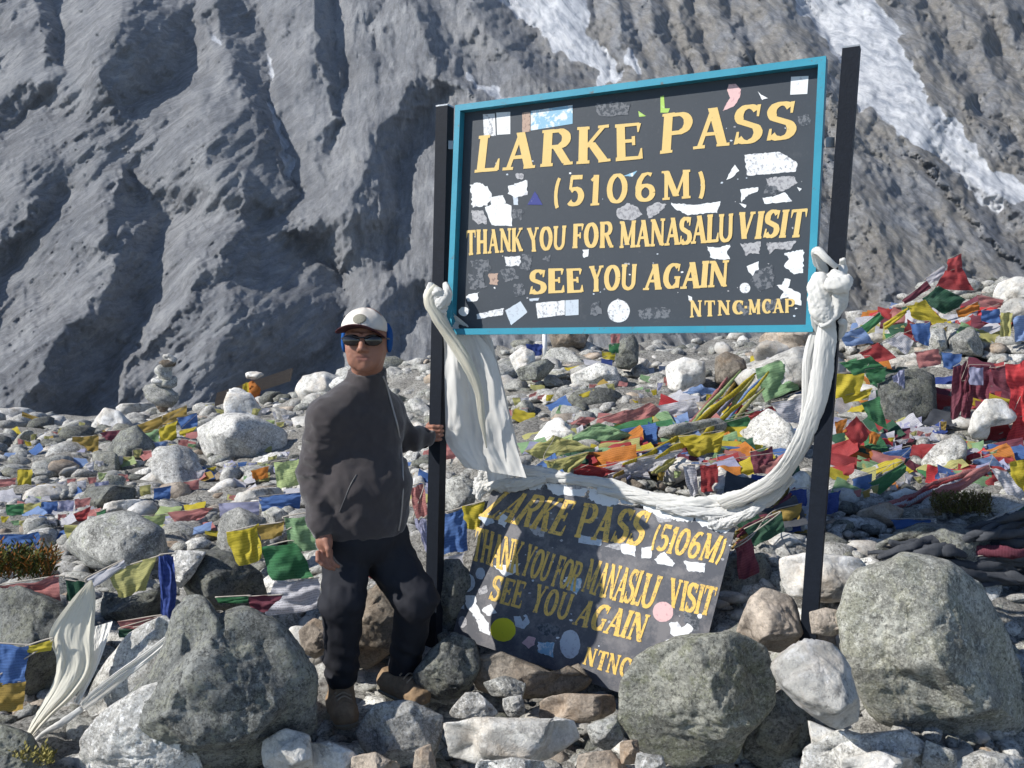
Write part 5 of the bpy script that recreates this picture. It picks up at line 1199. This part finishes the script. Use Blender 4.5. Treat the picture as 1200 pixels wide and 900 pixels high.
FS = [
 ('string with the dusty red flag and pale yellow flag stretched at the left edge', [('pink',[(-10,687),(68,675),(75,716),(28,694)]),('darkgreen',[(76,679),(100,682),(97,706),(79,704)]),('white',[(102,677),(145,656),(148,664),(108,690)]),('paleyellow',[(126,669),(184,652),(172,690),(138,700)]),('deepblue',[(187,650),(205,648),(206,728),(190,731)])], 3.75),
 ('blue and yellow flags blurred by wind at the lower left corner', [('blue',[(-12,753),(35,756),(30,798),(-12,802)]),('yellow',[(30,757),(62,750),(60,763),(32,765)]),('ochre',[(-12,800),(30,798),(26,832),(-12,834)])], 3.2),
 ('low string with a faded red and a green flag below the deep blue flag', [('pink',[(138,729),(190,721),(188,730),(142,738)]),('darkgreen',[(138,737),(184,731),(166,746),(140,747)])], 3.7),
 ('string with blue, olive yellow, lime, pink, lilac and blue flags across the left slope', [('blue',[(-12,627),(46,622),(45,644),(-12,652)]),('paleyellow',[(76,616),(134,613),(135,640),(80,641)]),('limeg',[(143,606),(194,603),(190,622),(146,632)]),('pink',[(196,601),(250,594),(240,606),(208,615)]),('lilac',[(256,590),(304,587),(303,603),(258,607)]),('blue',[(303,582),(354,577),(350,598),(308,601)])], None),
 ('short string of small green, yellow, blue, lilac and pink flags near the left edge', [('green',[(6,591),(28,590),(28,603),(8,604)]),('paleyellow',[(28,590),(48,589),(48,602),(28,603)]),('blue',[(48,588),(68,587),(67,602),(50,603)]),('lilac',[(68,587),(87,586),(86,600),(69,601)]),('pink',[(87,585),(107,583),(104,595),(89,598)])], None),
 ("crumpled red and green flags lying below the small five flag string", [('red',[(84,603),(107,593),(100,612),(82,612)]),('green',[(113,600),(125,596),(124,613),(114,614)])], None),
 ("bunch of bright yellow, green and white flags at the man's right knee", [('yellow',[(265,624),(302,615),(307,654),(279,665)]),('ochre',[(300,616),(334,611),(330,628),(306,633)]),('palegreen',[(332,606),(366,603),(372,645),(340,646)]),('green',[(303,641),(346,635),(368,676),(318,680)]),('white',[(322,681),(374,677),(372,712),(310,722)])], 3.85),
 ('string with a green strip and a maroon flag lying over the craggy boulder', [('green',[(252,700),(292,698),(290,706),(256,707)]),('maroon',[(292,699),(332,697),(314,716),(294,715)])], 3.35),
 ('yellow flag and faded pink scrap on the far left rubble', [('pink',[(-4,562),(19,560),(18,568),(-4,571)]),('yellow',[(20,550),(38,549),(37,571),(20,571)])], None),
 ('ochre rag lying on the left crest', [('ochre',[(26,482),(60,495),(56,499),(25,487)])], None),
 ('maroon flag and brown flag draped below the whitish crest rock', [('ochre',[(84,512),(116,510),(114,530),(86,531)]),('maroon',[(118,507),(153,501),(147,521),(123,515)])], None),
 ('string of ochre, yellow and blue flags below the stone cairn', [('ochre',[(158,499),(190,487),(190,503),(160,509)]),('ochre',[(190,486),(219,474),(219,489),(190,498)]),('yellow',[(186,501),(208,492),(206,513),(188,519)]),('blue',[(208,490),(231,484),(231,500),(212,503)]),('yellow',[(211,504),(230,500),(222,513),(210,512)])], None),
 ('faded green, pale blue and pink scraps under the cairn string', [('palegreen',[(160,509),(186,503),(186,521),(162,523)]),('paleblue',[(174,518),(196,517),(194,529),(177,531)]),('paleyellow',[(198,520),(208,520),(208,532),(198,532)]),('pink',[(209,516),(221,515),(219,525),(209,525)])], None),
 ('blue rags among the tilted slabs of the left slope', [('blue',[(197,538),(223,537),(220,550),(200,551)])], None),
 ('pale yellow and blue flags just above the pink flag on the left slope', [('paleyellow',[(163,570),(177,568),(176,581),(165,581)]),('blue',[(180,572),(201,569),(199,584),(180,586)]),('pink',[(215,565),(233,562),(233,573),(216,575)])], None),
 ('lilac flag hanging from the dark rimmed stone', [('lilac',[(111,565),(128,563),(128,583),(112,585)])], None),
 ("lime and yellow flags at the man's right elbow", [('orange',[(294,551),(315,546),(314,560),(296,563)]),('limeg',[(320,541),(350,538),(352,568),(324,573)]),('yellow',[(344,551),(358,552),(357,561),(346,561)])], None),
 ('string with blue, yellow and white flags tied behind the left post', [('pink',[(480,570),(497,568),(501,602),(488,607)]),('lilac',[(484,608),(499,606),(508,660),(497,640)]),('blue',[(516,602),(547,593),(549,643),(516,651)]),('yellow',[(541,594),(569,587),(562,620),(546,619)])], 4.15),
 ('white flag hanging low behind the left post', [('white',[(516,652),(543,648),(541,673),(515,677)])], 4.1),
 ("small red rag seen between the man's legs", [('red',[(428,675),(436,659),(449,676),(440,680)])], 4.2),
 ('dull red cloth on the slope just right of the left post', [('pink',[(514,522),(545,517),(553,531),(520,540)])], None),
 ('large faded yellow flag heap behind the fallen sign', [('paleyellow',[(614,529),(650,510),(697,524),(640,541)]),('paleyellow',[(638,539),(691,529),(677,546),(652,559)])], None),
 ('faded green and pink flags above the large yellow flag', [('pink',[(648,506),(680,488),(698,490),(676,503)]),('palegreen',[(660,516),(700,495),(742,510),(718,521)])], None),
 ('long faded red flag blown flat with a white one beside it', [('pink',[(700,491),(764,471),(774,482),(745,504)]),('white',[(770,476),(815,467),(821,490),(776,496)])], None),
 ('string of pale blue, pale yellow and faded green flags on the middle crest', [('paleblue',[(797,459),(820,450),(848,460),(828,470)]),('paleyellow',[(834,446),(870,434),(906,446),(846,450)]),('palegreen',[(884,430),(916,421),(936,455),(896,471)]),('pink',[(918,412),(955,409),(953,440),(931,431)])], None),
 ('bright string of blue, white, red, green and yellow flags left of the white scarf', [('blue',[(924,462),(947,455),(947,469),(924,466)]),('white',[(904,471),(946,462),(946,498),(918,501)]),('red',[(874,485),(905,475),(919,500),(890,509)]),('green',[(835,495),(878,487),(881,505),(846,513)]),('yellow',[(795,511),(848,505),(846,526),(812,537)]),('blue',[(738,533),(785,520),(810,531),(772,538)])], None),
 ('pale blue flag folded behind the white scarf', [('paleblue',[(914,498),(940,504),(931,519),(912,516)])], None),
 ('white and red flags lying flat above the fallen sign', [('white',[(702,546),(800,527),(768,553),(716,563)]),('red',[(666,557),(690,544),(722,552),(690,564)])], None),
 ('heap of maroon and faded red flags above the white scarf', [('maroon',[(878,530),(906,524),(906,556),(885,561)]),('pink',[(890,546),(926,529),(916,552),(895,563)]),('red',[(820,544),(841,544),(841,574),(822,577)]),('white',[(799,545),(815,544),(819,579),(808,582)])], None),
 ('small yellow flag on the rubble under the sign', [('yellow',[(678,462),(696,457),(694,468),(680,470)])], None),
 ('string climbing to the mound top with white, maroon, yellow and green flags', [('green',[(1000,387),(1030,366),(1036,373),(1012,393)]),('yellow',[(1034,379),(1064,360),(1062,367),(1038,387)]),('maroon',[(1057,352),(1087,329),(1091,338),(1061,356)]),('white',[(1084,327),(1106,311),(1110,319),(1090,333)])], 7.1),
 ('bright red flag at the very top of the mound', [('red',[(1110,304),(1127,297),(1128,316),(1111,318)]),('red',[(1108,317),(1127,313),(1141,341),(1097,337)])], 6.95),
 ('dark green flag draped over a yellow one below the mound top', [('darkgreen',[(1079,351),(1100,335),(1133,352),(1107,369)]),('yellow',[(1063,359),(1083,352),(1107,379),(1069,373)]),('orange',[(1120,363),(1146,353),(1149,363),(1124,373)])], 6.85),
 ('blue, white and red flags trailing down left from the mound', [('blue',[(1066,379),(1090,377),(1089,406),(1072,398)]),('white',[(1037,399),(1055,389),(1071,400),(1062,416)]),('red',[(1007,413),(1028,401),(1051,420),(1018,425)]),('paleblue',[(984,391),(1010,383),(1025,402),(991,405)])], 6.6),
 ('green and yellow flags hanging just right of the right post', [('green',[(983,425),(1020,417),(1040,432),(1000,439)]),('green',[(1014,437),(1039,430),(1037,446),(1020,451)]),('yellow',[(979,438),(1013,438),(1008,460),(979,467)]),('yellow',[(985,463),(1022,455),(1018,466),(990,473)])], 5.9),
 ('green flag hanging over the dark hollow', [('green',[(1009,471),(1030,465),(1039,502),(1017,491)])], 5.6),
 ('red diamond shaped flag with orange flags right of the post', [('orange',[(978,494),(993,491),(992,506),(980,508)]),('red',[(988,505),(1003,487),(1021,506),(1005,527)]),('orange',[(1018,503),(1032,509),(1027,521),(1018,519)])], 5.3),
 ('small red flag below the red diamond one', [('red',[(1002,538),(1019,537),(1017,556),(1005,558)])], 5.1),
 ('faded pink, blue, lemon and pale blue flags at the right edge of the mound', [('pink',[(1145,345),(1176,352),(1173,361),(1149,359)]),('blue',[(1150,364),(1171,362),(1172,379),(1150,377)]),('paleyellow',[(1172,366),(1187,366),(1184,393),(1172,395)]),('paleblue',[(1187,372),(1215,366),(1217,396),(1189,401)])], 6.6),
 ('faded red and blue flags across the mound face', [('pink',[(1071,412),(1101,409),(1103,426),(1077,431)]),('blue',[(1104,412),(1127,415),(1125,433),(1106,431)])], 6.2),
 ('long maroon cloths hanging with a white patch beside the right edge', [('maroon',[(1117,430),(1134,422),(1134,468),(1111,507)]),('maroon',[(1127,446),(1141,438),(1137,496),(1125,492)]),('maroon',[(1135,428),(1160,428),(1158,469),(1136,464)]),('maroon',[(1161,431),(1183,427),(1187,461),(1165,451)])], 5.75),
 ('square white flag in front of the maroon cloths', [('lilac',[(1136,430),(1153,430),(1153,451),(1136,451)])], 5.62),
 ('bright red cloth hanging at the right edge', [('crimson',[(1180,426),(1216,419),(1216,500),(1186,492)]),('crimson',[(1188,486),(1222,478),(1222,520),(1174,534)])], 5.5),
 ('crumpled yellow flag at the right edge', [('yellow',[(1183,541),(1212,537),(1212,576),(1190,573)])], 4.8),
 ('twisted pale blue and white strip near the right edge', [('paleblue',[(1138,540),(1163,533),(1180,552),(1165,556)]),('white',[(1160,548),(1180,552),(1202,580),(1188,590)])], None),
 ('green and blue strips lying right of the red diamond flag', [('blue',[(1034,531),(1068,524),(1066,536),(1040,541)]),('green',[(1018,566),(1060,540),(1063,553),(1030,580)]),('blue',[(999,561),(1022,555),(1021,573),(1001,576)])], None),
 ('long faded red strip above the mossy patch', [('pink',[(1090,578),(1156,545),(1162,550),(1100,590)])], None),
 ('grey rag hanging in the dark hollow', [('lilac',[(1046,441),(1059,431),(1064,474),(1051,480)])], 5.9),
 ('blue and red strips on the bare ground behind the huge boulder', [('blue',[(1044,608),(1092,609),(1086,618),(1050,621)]),('pink',[(1100,623),(1136,619),(1130,632),(1106,633)])], None),
 ('dark heaped cloth behind the huge right boulder', [('black',[(1038,640),(1110,625),(1180,640),(1060,668)]),('black',[(1100,640),(1210,600),(1230,650),(1140,670)]),('darkgreen',[(1120,640),(1215,585),(1225,610),(1150,655)]),('black',[(1060,660),(1160,650),(1210,680),(1130,690)])], None),  # shadow over this tangle is painted as near-black cloth
 ('blue rags at the right post foot level', [('deepblue',[(925,575),(945,572),(945,600),(928,598)]),('deepblue',[(966,580),(985,575),(982,600),(966,602)])], None),
 ('dark green and maroon rags right of the fallen sign', [('darkgreen',[(872,620),(915,600),(920,622),(885,640)]),('maroon',[(862,640),(880,630),(890,670),(866,680)]),('ochre',[(905,600),(940,590),(935,612),(912,618)])], None),
]
for i, (lab, items, yf) in enumerate(FS): fstring(lab, items, seed=i+1, Yfix=yf, cord=len(items) > 1)
# loose strings running over the rubble, each with its own faded flags
rq = np.random.RandomState(77)
faded = ['paleblue', 'white', 'pink', 'palegreen', 'paleyellow', 'white', 'lilac', 'white', 'paleyellow', 'ochre', 'limeg', 'pink', 'white', 'blue', 'yellow']
RUN = [((20,520),(100,500),10,'along the left crest, left of the brown flag'), ((100,545),(200,528),9,'under the dark stone of the left slope'), ((220,520),(345,492),11,'across the broad pale lichen rock'), ((230,556),(350,536),10,"just below the broad pale lichen rock"),
 ((30,575),(150,556),10,'passing behind the dark rimmed stone'), ((0,612),(90,606),8,'below the small five flag string'), ((240,478),(340,486),9,'under the leaning plank'), ((600,470),(720,452),12,'in the middle slope below the crest rocks'),
 ((740,470),(800,440),8,'left of the round white crest stone'), ((560,500),(620,478),6,'right of the left hanging scarf'), ((820,470),(880,452),8,'by the brown crest stone'), ((1040,520),(1110,500),8,'in the dark hollow of the mound'),
 ((1000,580),(1080,560),8,'beside the right post at knee height'), ((1060,400),(1120,380),6,'between the grey stones of the mound top'), ((1100,560),(1180,525),8,'below the white stone at the right edge'), ((640,545),(700,530),6,'behind the top edge of the fallen sign'), ((770,560),(860,535),9,'left of the maroon flag heap')]
for i, (a, b, n, _) in enumerate(RUN):
    its = []
    for k in range(n):
        t = (k+.5)/n; x = a[0]+(b[0]-a[0])*t; y = a[1]+(b[1]-a[1])*t+3*math.sin(k*1.9+i); w_ = abs(b[0]-a[0])/n*.46; h_ = rq.uniform(3.5, 7.5)*(1.2 if a[1] > 540 else 1)
        sk = rq.uniform(-3, 3)
        its.append((faded[rq.randint(len(faded))], [(x-w_, y-h_*.5+rq.uniform(-2, 2)), (x+w_, y-h_*.6+rq.uniform(-2, 2)), (x+w_*rq.uniform(.3, 1)+sk, y+h_*rq.uniform(.3, .8)), (x-w_*rq.uniform(.3, 1)+sk, y+h_*rq.uniform(.4, .9))]))
    fstring('thin faded flag string '+_, its, seed=200+i, group='thin faded flag strings on the rubble', Yoff=-.1)
# heaps of draped flags: every cloth is its own piece
bright = ['red', 'yellow', 'green', 'blue', 'white', 'white', 'pink', 'paleyellow', 'palegreen', 'paleblue', 'lilac', 'red', 'yellow', 'crimson', 'maroon', 'darkgreen', 'orange']
HEAP = [('faded flags heaped right of the left hanging scarf', 640, 500, 42, 26, 14, faded), ('flags heaped behind the top edge of the fallen sign', 700, 540, 60, 14, 14, bright), ('colourful flags heaped in the middle of the slope', 760, 500, 50, 26, 16, bright),
 ('bright flags heaped left of the right swag', 850, 510, 50, 30, 20, bright), ('flags heaped under the pale slab left of the right post', 915, 450, 34, 28, 12, bright), ('pink and green flags heaped above the maroon cloth', 870, 545, 40, 20, 14, bright),
 ('flags heaped at the foot of the flagged mound by the post', 1010, 540, 34, 36, 18, bright), ('green and yellow flags heaped right of the post', 1015, 460, 36, 30, 14, ['green', 'yellow', 'green', 'paleyellow', 'red', 'darkgreen', 'orange', 'white']), ('flags heaped down the left side of the mound top', 1060, 375, 50, 22, 18, bright),
 ('flags heaped on the mound top right side', 1140, 375, 44, 20, 14, bright), ('dark maroon and blue rags heaped in the mound hollow', 1075, 480, 44, 36, 16, ['maroon', 'black', 'deepblue', 'darkgreen', 'lilac', 'red', 'maroon', 'white']), ('red and maroon cloth heaped at the right edge', 1175, 470, 30, 40, 12, ['crimson', 'maroon', 'red', 'maroon', 'white', 'yellow']),
 ('faded flags strewn right below the right mound', 1120, 545, 66, 18, 18, bright), ('small flags caught under the crest rocks', 700, 440, 80, 18, 14, faded), ('pale flags caught by the round white crest stone', 800, 470, 40, 16, 10, faded),
 ('pale flags littering the left crest', 90, 520, 90, 24, 16, faded), ('pale flags littering the slope below the cairn', 230, 540, 80, 30, 20, faded), ('faded flags lying on the far left slope', 60, 585, 60, 20, 14, faded), ("faded flags strewn behind the man's right arm", 310, 555, 40, 30, 14, faded),
 ('faded flags among the stones of the left middle slope', 160, 610, 90, 18, 16, faded), ("flags caught between the man and the left post", 490, 545, 22, 40, 9, faded), ('dark and blue rags right of the fallen sign', 910, 590, 36, 24, 12, ['deepblue', 'darkgreen', 'maroon', 'ochre', 'white', 'black'])]
rh = np.random.RandomState(4242)
for hi_, (lab, hx, hy, hw, hh, n, pal) in enumerate(HEAP):
    root = None
    for k in range(int(n*(1.0 if pal is faded else 1.7))):
        x = hx+rh.uniform(-1, 1)*hw; y = hy+rh.uniform(-1, 1)*hh; Yh = hit(x, y+4)[0]
        if np.isnan(Yh): continue
        s_ = float(np.clip(125/Yh, 8, 30))*rh.uniform(.6, 1.25)*(.62 if pal is faded else 1.0); an = rh.uniform(-.55, .35)
        ca2, sa2 = math.cos(an), math.sin(an); q_ = []
        for dx, dy in ((-1, -.6), (1, -.6), (1, .6), (-1, .6)):
            dx *= rh.uniform(.65, 1.1); dy *= rh.uniform(.35, 1.0); q_.append((x+s_*(dx*ca2-dy*sa2), y+s_*(dx*sa2+dy*ca2)))
        if root is None: root = thing('prayer_flag_heap', lab, 'prayer flags', at(hx, hy+hh, Yh))
        dY = s_*Yh/FPX
        flag(q_, [Yh+dY*.3-.05, Yh+dY*.3-.05, Yh-dY*.5-.07, Yh-dY*.5-.07], CL[pal[rh.randint(len(pal))]], root, 5000+hi_*50+k, .3)
# taut bundles of flag strings fanning down from the crest, rolled into thin bands
bd = thing('prayer_flag_bundle', 'bundle of rolled flag strings fanning down from the crest left of the white scarf', 'prayer flags', at(780, 500, 5.2))
for i in range(9):
    a = (868+rq.uniform(-22, 34), 438+rq.uniform(-6, 16)); b = (a[0]-rq.uniform(120, 165), a[1]+rq.uniform(85, 120)); cm = faded[rq.randint(len(faded))]
    ya, yb = 6.0+rq.uniform(-.15, .1), 4.65+rq.uniform(-.05, .15)
    pts = [(a[0]+(b[0]-a[0])*t+rq.uniform(-1.5, 1.5), a[1]+(b[1]-a[1])*t+16*math.sin(math.pi*t)+rq.uniform(-4, 4), ya+(yb-ya)*t) for t in np.linspace(0, 1, 7)]
    rope('strand', pts, [.006, .016, .011, .019, .012, .017, .006], CL[cm], None, bd, 3, 50, 10, 6, i, .3, .6, rough=.3)
bd2 = thing('prayer_flag_bundle', 'rolled flag strings slanting down to the right edge of the fallen sign', 'prayer flags', at(890, 620, 3.9))
for i in range(14):
    a = (945+rq.uniform(-25, 6), 560+rq.uniform(-4, 40)); b = (865+rq.uniform(-12, 15), 612+rq.uniform(-6, 45)); cm = ['ochre', 'darkgreen', 'white', 'maroon', 'deepblue', 'paleyellow', 'pink'][rq.randint(7)]
    pts = [(a[0]+(b[0]-a[0])*t, a[1]+(b[1]-a[1])*t+6*math.sin(math.pi*t), 4.35-.4*t+rq.uniform(-.02, .02)) for t in np.linspace(0, 1, 6)]
    rope('strand', pts, [.005, .014, .010, .016, .006], CL[cm], None, bd2, 3, 40, 10, 5, i+60, .3, .6, rough=.3)
bd3 = thing('prayer_flag_bundle', 'dark twisted flag strings lying behind the huge right boulder', 'prayer flags', at(1130, 650, 3.9))
for i in range(12):
    a = (1225, 590+i*9+rq.uniform(-6, 6)); b = (1010+rq.uniform(0, 60), 640+rq.uniform(-8, 26)); cm = ['black', 'darkgreen', 'black', 'black', 'maroon', 'black'][rq.randint(6)]  # dark strand colours carry the shadow behind the boulder
    pts = [(a[0]+(b[0]-a[0])*t, a[1]+(b[1]-a[1])*t+rq.uniform(-6, 6)*math.sin(math.pi*t), 3.8+rq.uniform(-.08, .08)) for t in np.linspace(0, 1, 6)]
    rope('strand', pts, [.01, .022, .018, .026, .01], CL[cm], None, bd3, 3, 50, 12, 5, i+90, .3, .6, rough=.35)
rp = thing('rope', 'pink and white flag rope lying across stones below the right mound', 'rope', at(1080, 590, 4.5))
for i in range(4):
    pts = [(1160-i*3, 548+i*2, 5.0), (1130, 556+i*3, 4.95), (1095+i*4, 566+i*3, 4.85), (1065, 584+i*2, 4.6), (1030+i*6, 592+i, 4.5)]
    rope('strand', pts, [.01, .02, .014, .018, .008], CL[['pink', 'red', 'white', 'pink'][i]], None, rp, 3, 60, 12, 5, i+110, .3, .6, rough=.3)

# ---------------------------------------------------------------- cairn, plank, wrapped stub, rod, rock like a hood
def ystone(px, py, Y): return at(px, py, Y)
YC = 14.5
cairn = thing('cairn', 'small cairn of balanced stones standing on the left crest', 'cairn', at(190, 478, YC))
for i, (cx, cy, w_, h_, mt_) in enumerate([(189,474,9,8,R_BROWN),(190,461,17,13,R_GREY),(196,447,11,8,R_GREY),(188,447,8,6,R_PALE),(193,436,10,8,R_GREY),(196,426,8,4,R_BROWN),(198,419,7,6,R_PALE)]):
    v, f = rock_shape(500+i, 3, (w_*YC/FPX*1.15, w_*YC/FPX*1.0, h_*YC/FPX*1.15), 10, .06); p = at(cx, cy, YC-.02*i)
    mk('stone', v+np.array(p), f, mt_, cairn)
M_WOOD = NT('weathered_plank', .9, .15); M_WOOD.col(M_WOOD.mix(M_WOOD.noise(7, 6, .7, M_WOOD.map(None, (1, 6, 6))), (.13, .10, .08), (.28, .22, .17))); M_WOOD.bump(M_WOOD.noise(20, 4, .6, M_WOOD.map(None, (.4, 4, 4))), .6, .01); M_WOOD = M_WOOD.m
V, F = bar(at(254, 468, 12.6), at(341, 439, 12.9), .10, .05, (.2, 0, .95), (0, 1, 0)); o = mk('plank', V, F, M_WOOD, None, False); tag(o, 'grey brown wooden plank leaning up over the left crest', 'plank')
stub = thing('wrapped_post', 'short post wrapped in orange cloth with a white capstone on the left crest', 'post', at(294, 482, 12.3))
V, F = tube([at(294, 484, 12.3), at(295, 450, 12.3)], .045, 8); mk('post', V, F, M_WOOD, stub)
rope('cloth_wrap', [(293,483,12.2),(297,474,12.15),(291,466,12.15),(298,458,12.15),(293,449,12.2)], [.05,.075,.06,.08,.05], CL['orange'], None, stub, 5, 50, 20, 3, 7, .3, .8)
flag([(284,450),(292,447),(291,480),(286,470)], 12.1, CL['yellow'], stub, 3, name='flag')
v, f = rock_shape(520, 3, (.14, .13, .075), 10, .06); mk('capstone', v+np.array(at(297, 441, 12.25)), f, R_WHITE, stub)
V, F = tube([at(638, 388, 8.6), at(639, 418, 8.6)], .022, 8); o = mk('rod', V, F, plain('white_plastic_rod', (.7, .7, .7), .5, .4), None); tag(o, 'thin upright white rod on the crest under the sign', 'rod')
hero('boulder', [(720,412),(728,398),(742,392),(749,405),(748,425),(738,436),(722,432)], 7.6, .16, R_DARK, 'dark rounded rock with red and green rags on the crest under the sign', None, 91, 4, 2.2)
fstring('small red, green and yellow rags on the dark rounded crest rock', [('pink',[(715,392),(727,389),(726,402),(716,402)]),('green',[(713,404),(726,401),(725,413),(714,414)]),('yellow',[(705,412),(722,413),(720,422),(706,420)]),('deepblue',[(704,420),(718,422),(717,431),(705,430)])], seed=300, Yfix=7.4)
fstring('dark blue rag behind the white crest block', [('deepblue',[(616,403),(636,403),(635,416),(618,417)])], seed=301, Yfix=7.5, cord=False)

# ---------------------------------------------------------------- low alpine plants and moss
def tufts(name, label, cx0, cx1, cy0, cy1, Y, n, h, mats, seed, cat, w_=.004):
    r = np.random.RandomState(seed); root = thing(name, label, cat, at((cx0+cx1)/2, cy1, Y))
    for mi, mt_ in enumerate(mats):
        V = []; F = []
        for i in range(n//len(mats)):
            b = np.array(at(r.uniform(cx0, cx1), r.uniform(cy0, cy1), Y+r.uniform(-.12, .12))); hh = h*r.uniform(.5, 1.2); ln = r.normal(size=3)*.22; ln[2] = 1; ln /= np.linalg.norm(ln)
            s = r.normal(size=3); s -= ln*(s@ln); s /= np.linalg.norm(s)
            for k in range(7):
                t = .15+.85*k/7; q = b+ln*hh*t; a = r.uniform(0, 6.28); d = np.cos(a)*s+np.sin(a)*np.cross(ln, s)+ln*.9; d /= np.linalg.norm(d); e = np.cross(d, ln); e /= np.linalg.norm(e)+1e-9
                m_ = len(V); V += [q-e*w_*.7, q+d*hh*.16+e*w_, q+d*hh*.32, q+d*hh*.16-e*w_]; F.append([m_, m_+1, m_+2, m_+3])
        mk('foliage', V, F, mt_, root, False)
    return root
def leafm(n, a, b):
    m = NT(n, .7, .2); m.col(m.mix(m.noise(12, 3), a, b)); return m.m
tufts('heather', 'low green and rust coloured heather bush at the left edge above the red flag', -40, 62, 662, 684, 4.0, 620, .11, [leafm('olive_leaf', (.07, .085, .015), (.16, .15, .03)), leafm('rust_leaf', (.20, .07, .015), (.34, .15, .03)), leafm('dark_leaf', (.03, .05, .015), (.07, .09, .02))], 5, 'shrub')
tufts('moss_cushion', 'olive green mossy patch on the bare ground right of the post', 1092, 1160, 582, 606, 4.55, 900, .035, [leafm('moss_green', (.09, .09, .02), (.17, .15, .035)), leafm('moss_brown', (.10, .07, .03), (.16, .12, .05))], 6, 'moss')
tufts('grass_tuft', 'dry yellow green grass at the bottom left corner', 20, 62, 888, 900, 3.0, 160, .05, [leafm('dry_grass', (.20, .18, .05), (.3, .26, .08))], 8, 'grass')

# ---------------------------------------------------------------- thin mountain air
hz = bpy.data.materials.new('mountain_air'); hz.use_nodes = True; hz.node_tree.nodes.clear()
pv = hz.node_tree.nodes.new('ShaderNodeVolumePrincipled'); pv.inputs['Color'].default_value = (.62, .76, 1.0, 1); pv.inputs['Density'].default_value = .0003; pv.inputs['Anisotropy'].default_value = .2
ho = hz.node_tree.nodes.new('ShaderNodeOutputMaterial'); hz.node_tree.links.new(pv.outputs[0], ho.inputs['Volume'])
zt = float(max(MV[..., 2].max(), 10))+2
x0_, x1_, y0_, y1_, z0_, z1_ = -420, 420, -30, 470, min(-40., float(MV[..., 2].min())-1), zt
V = [(x, y, z) for z in (z0_, z1_) for x, y in ((x0_, y0_), (x1_, y0_), (x1_, y1_), (x0_, y1_))]
hb = mk('haze', V, [[3, 2, 1, 0], [4, 5, 6, 7], [0, 1, 5, 4], [1, 2, 6, 5], [2, 3, 7, 6], [3, 0, 4, 7]], hz, None, False); hb['kind'] = 'stuff'
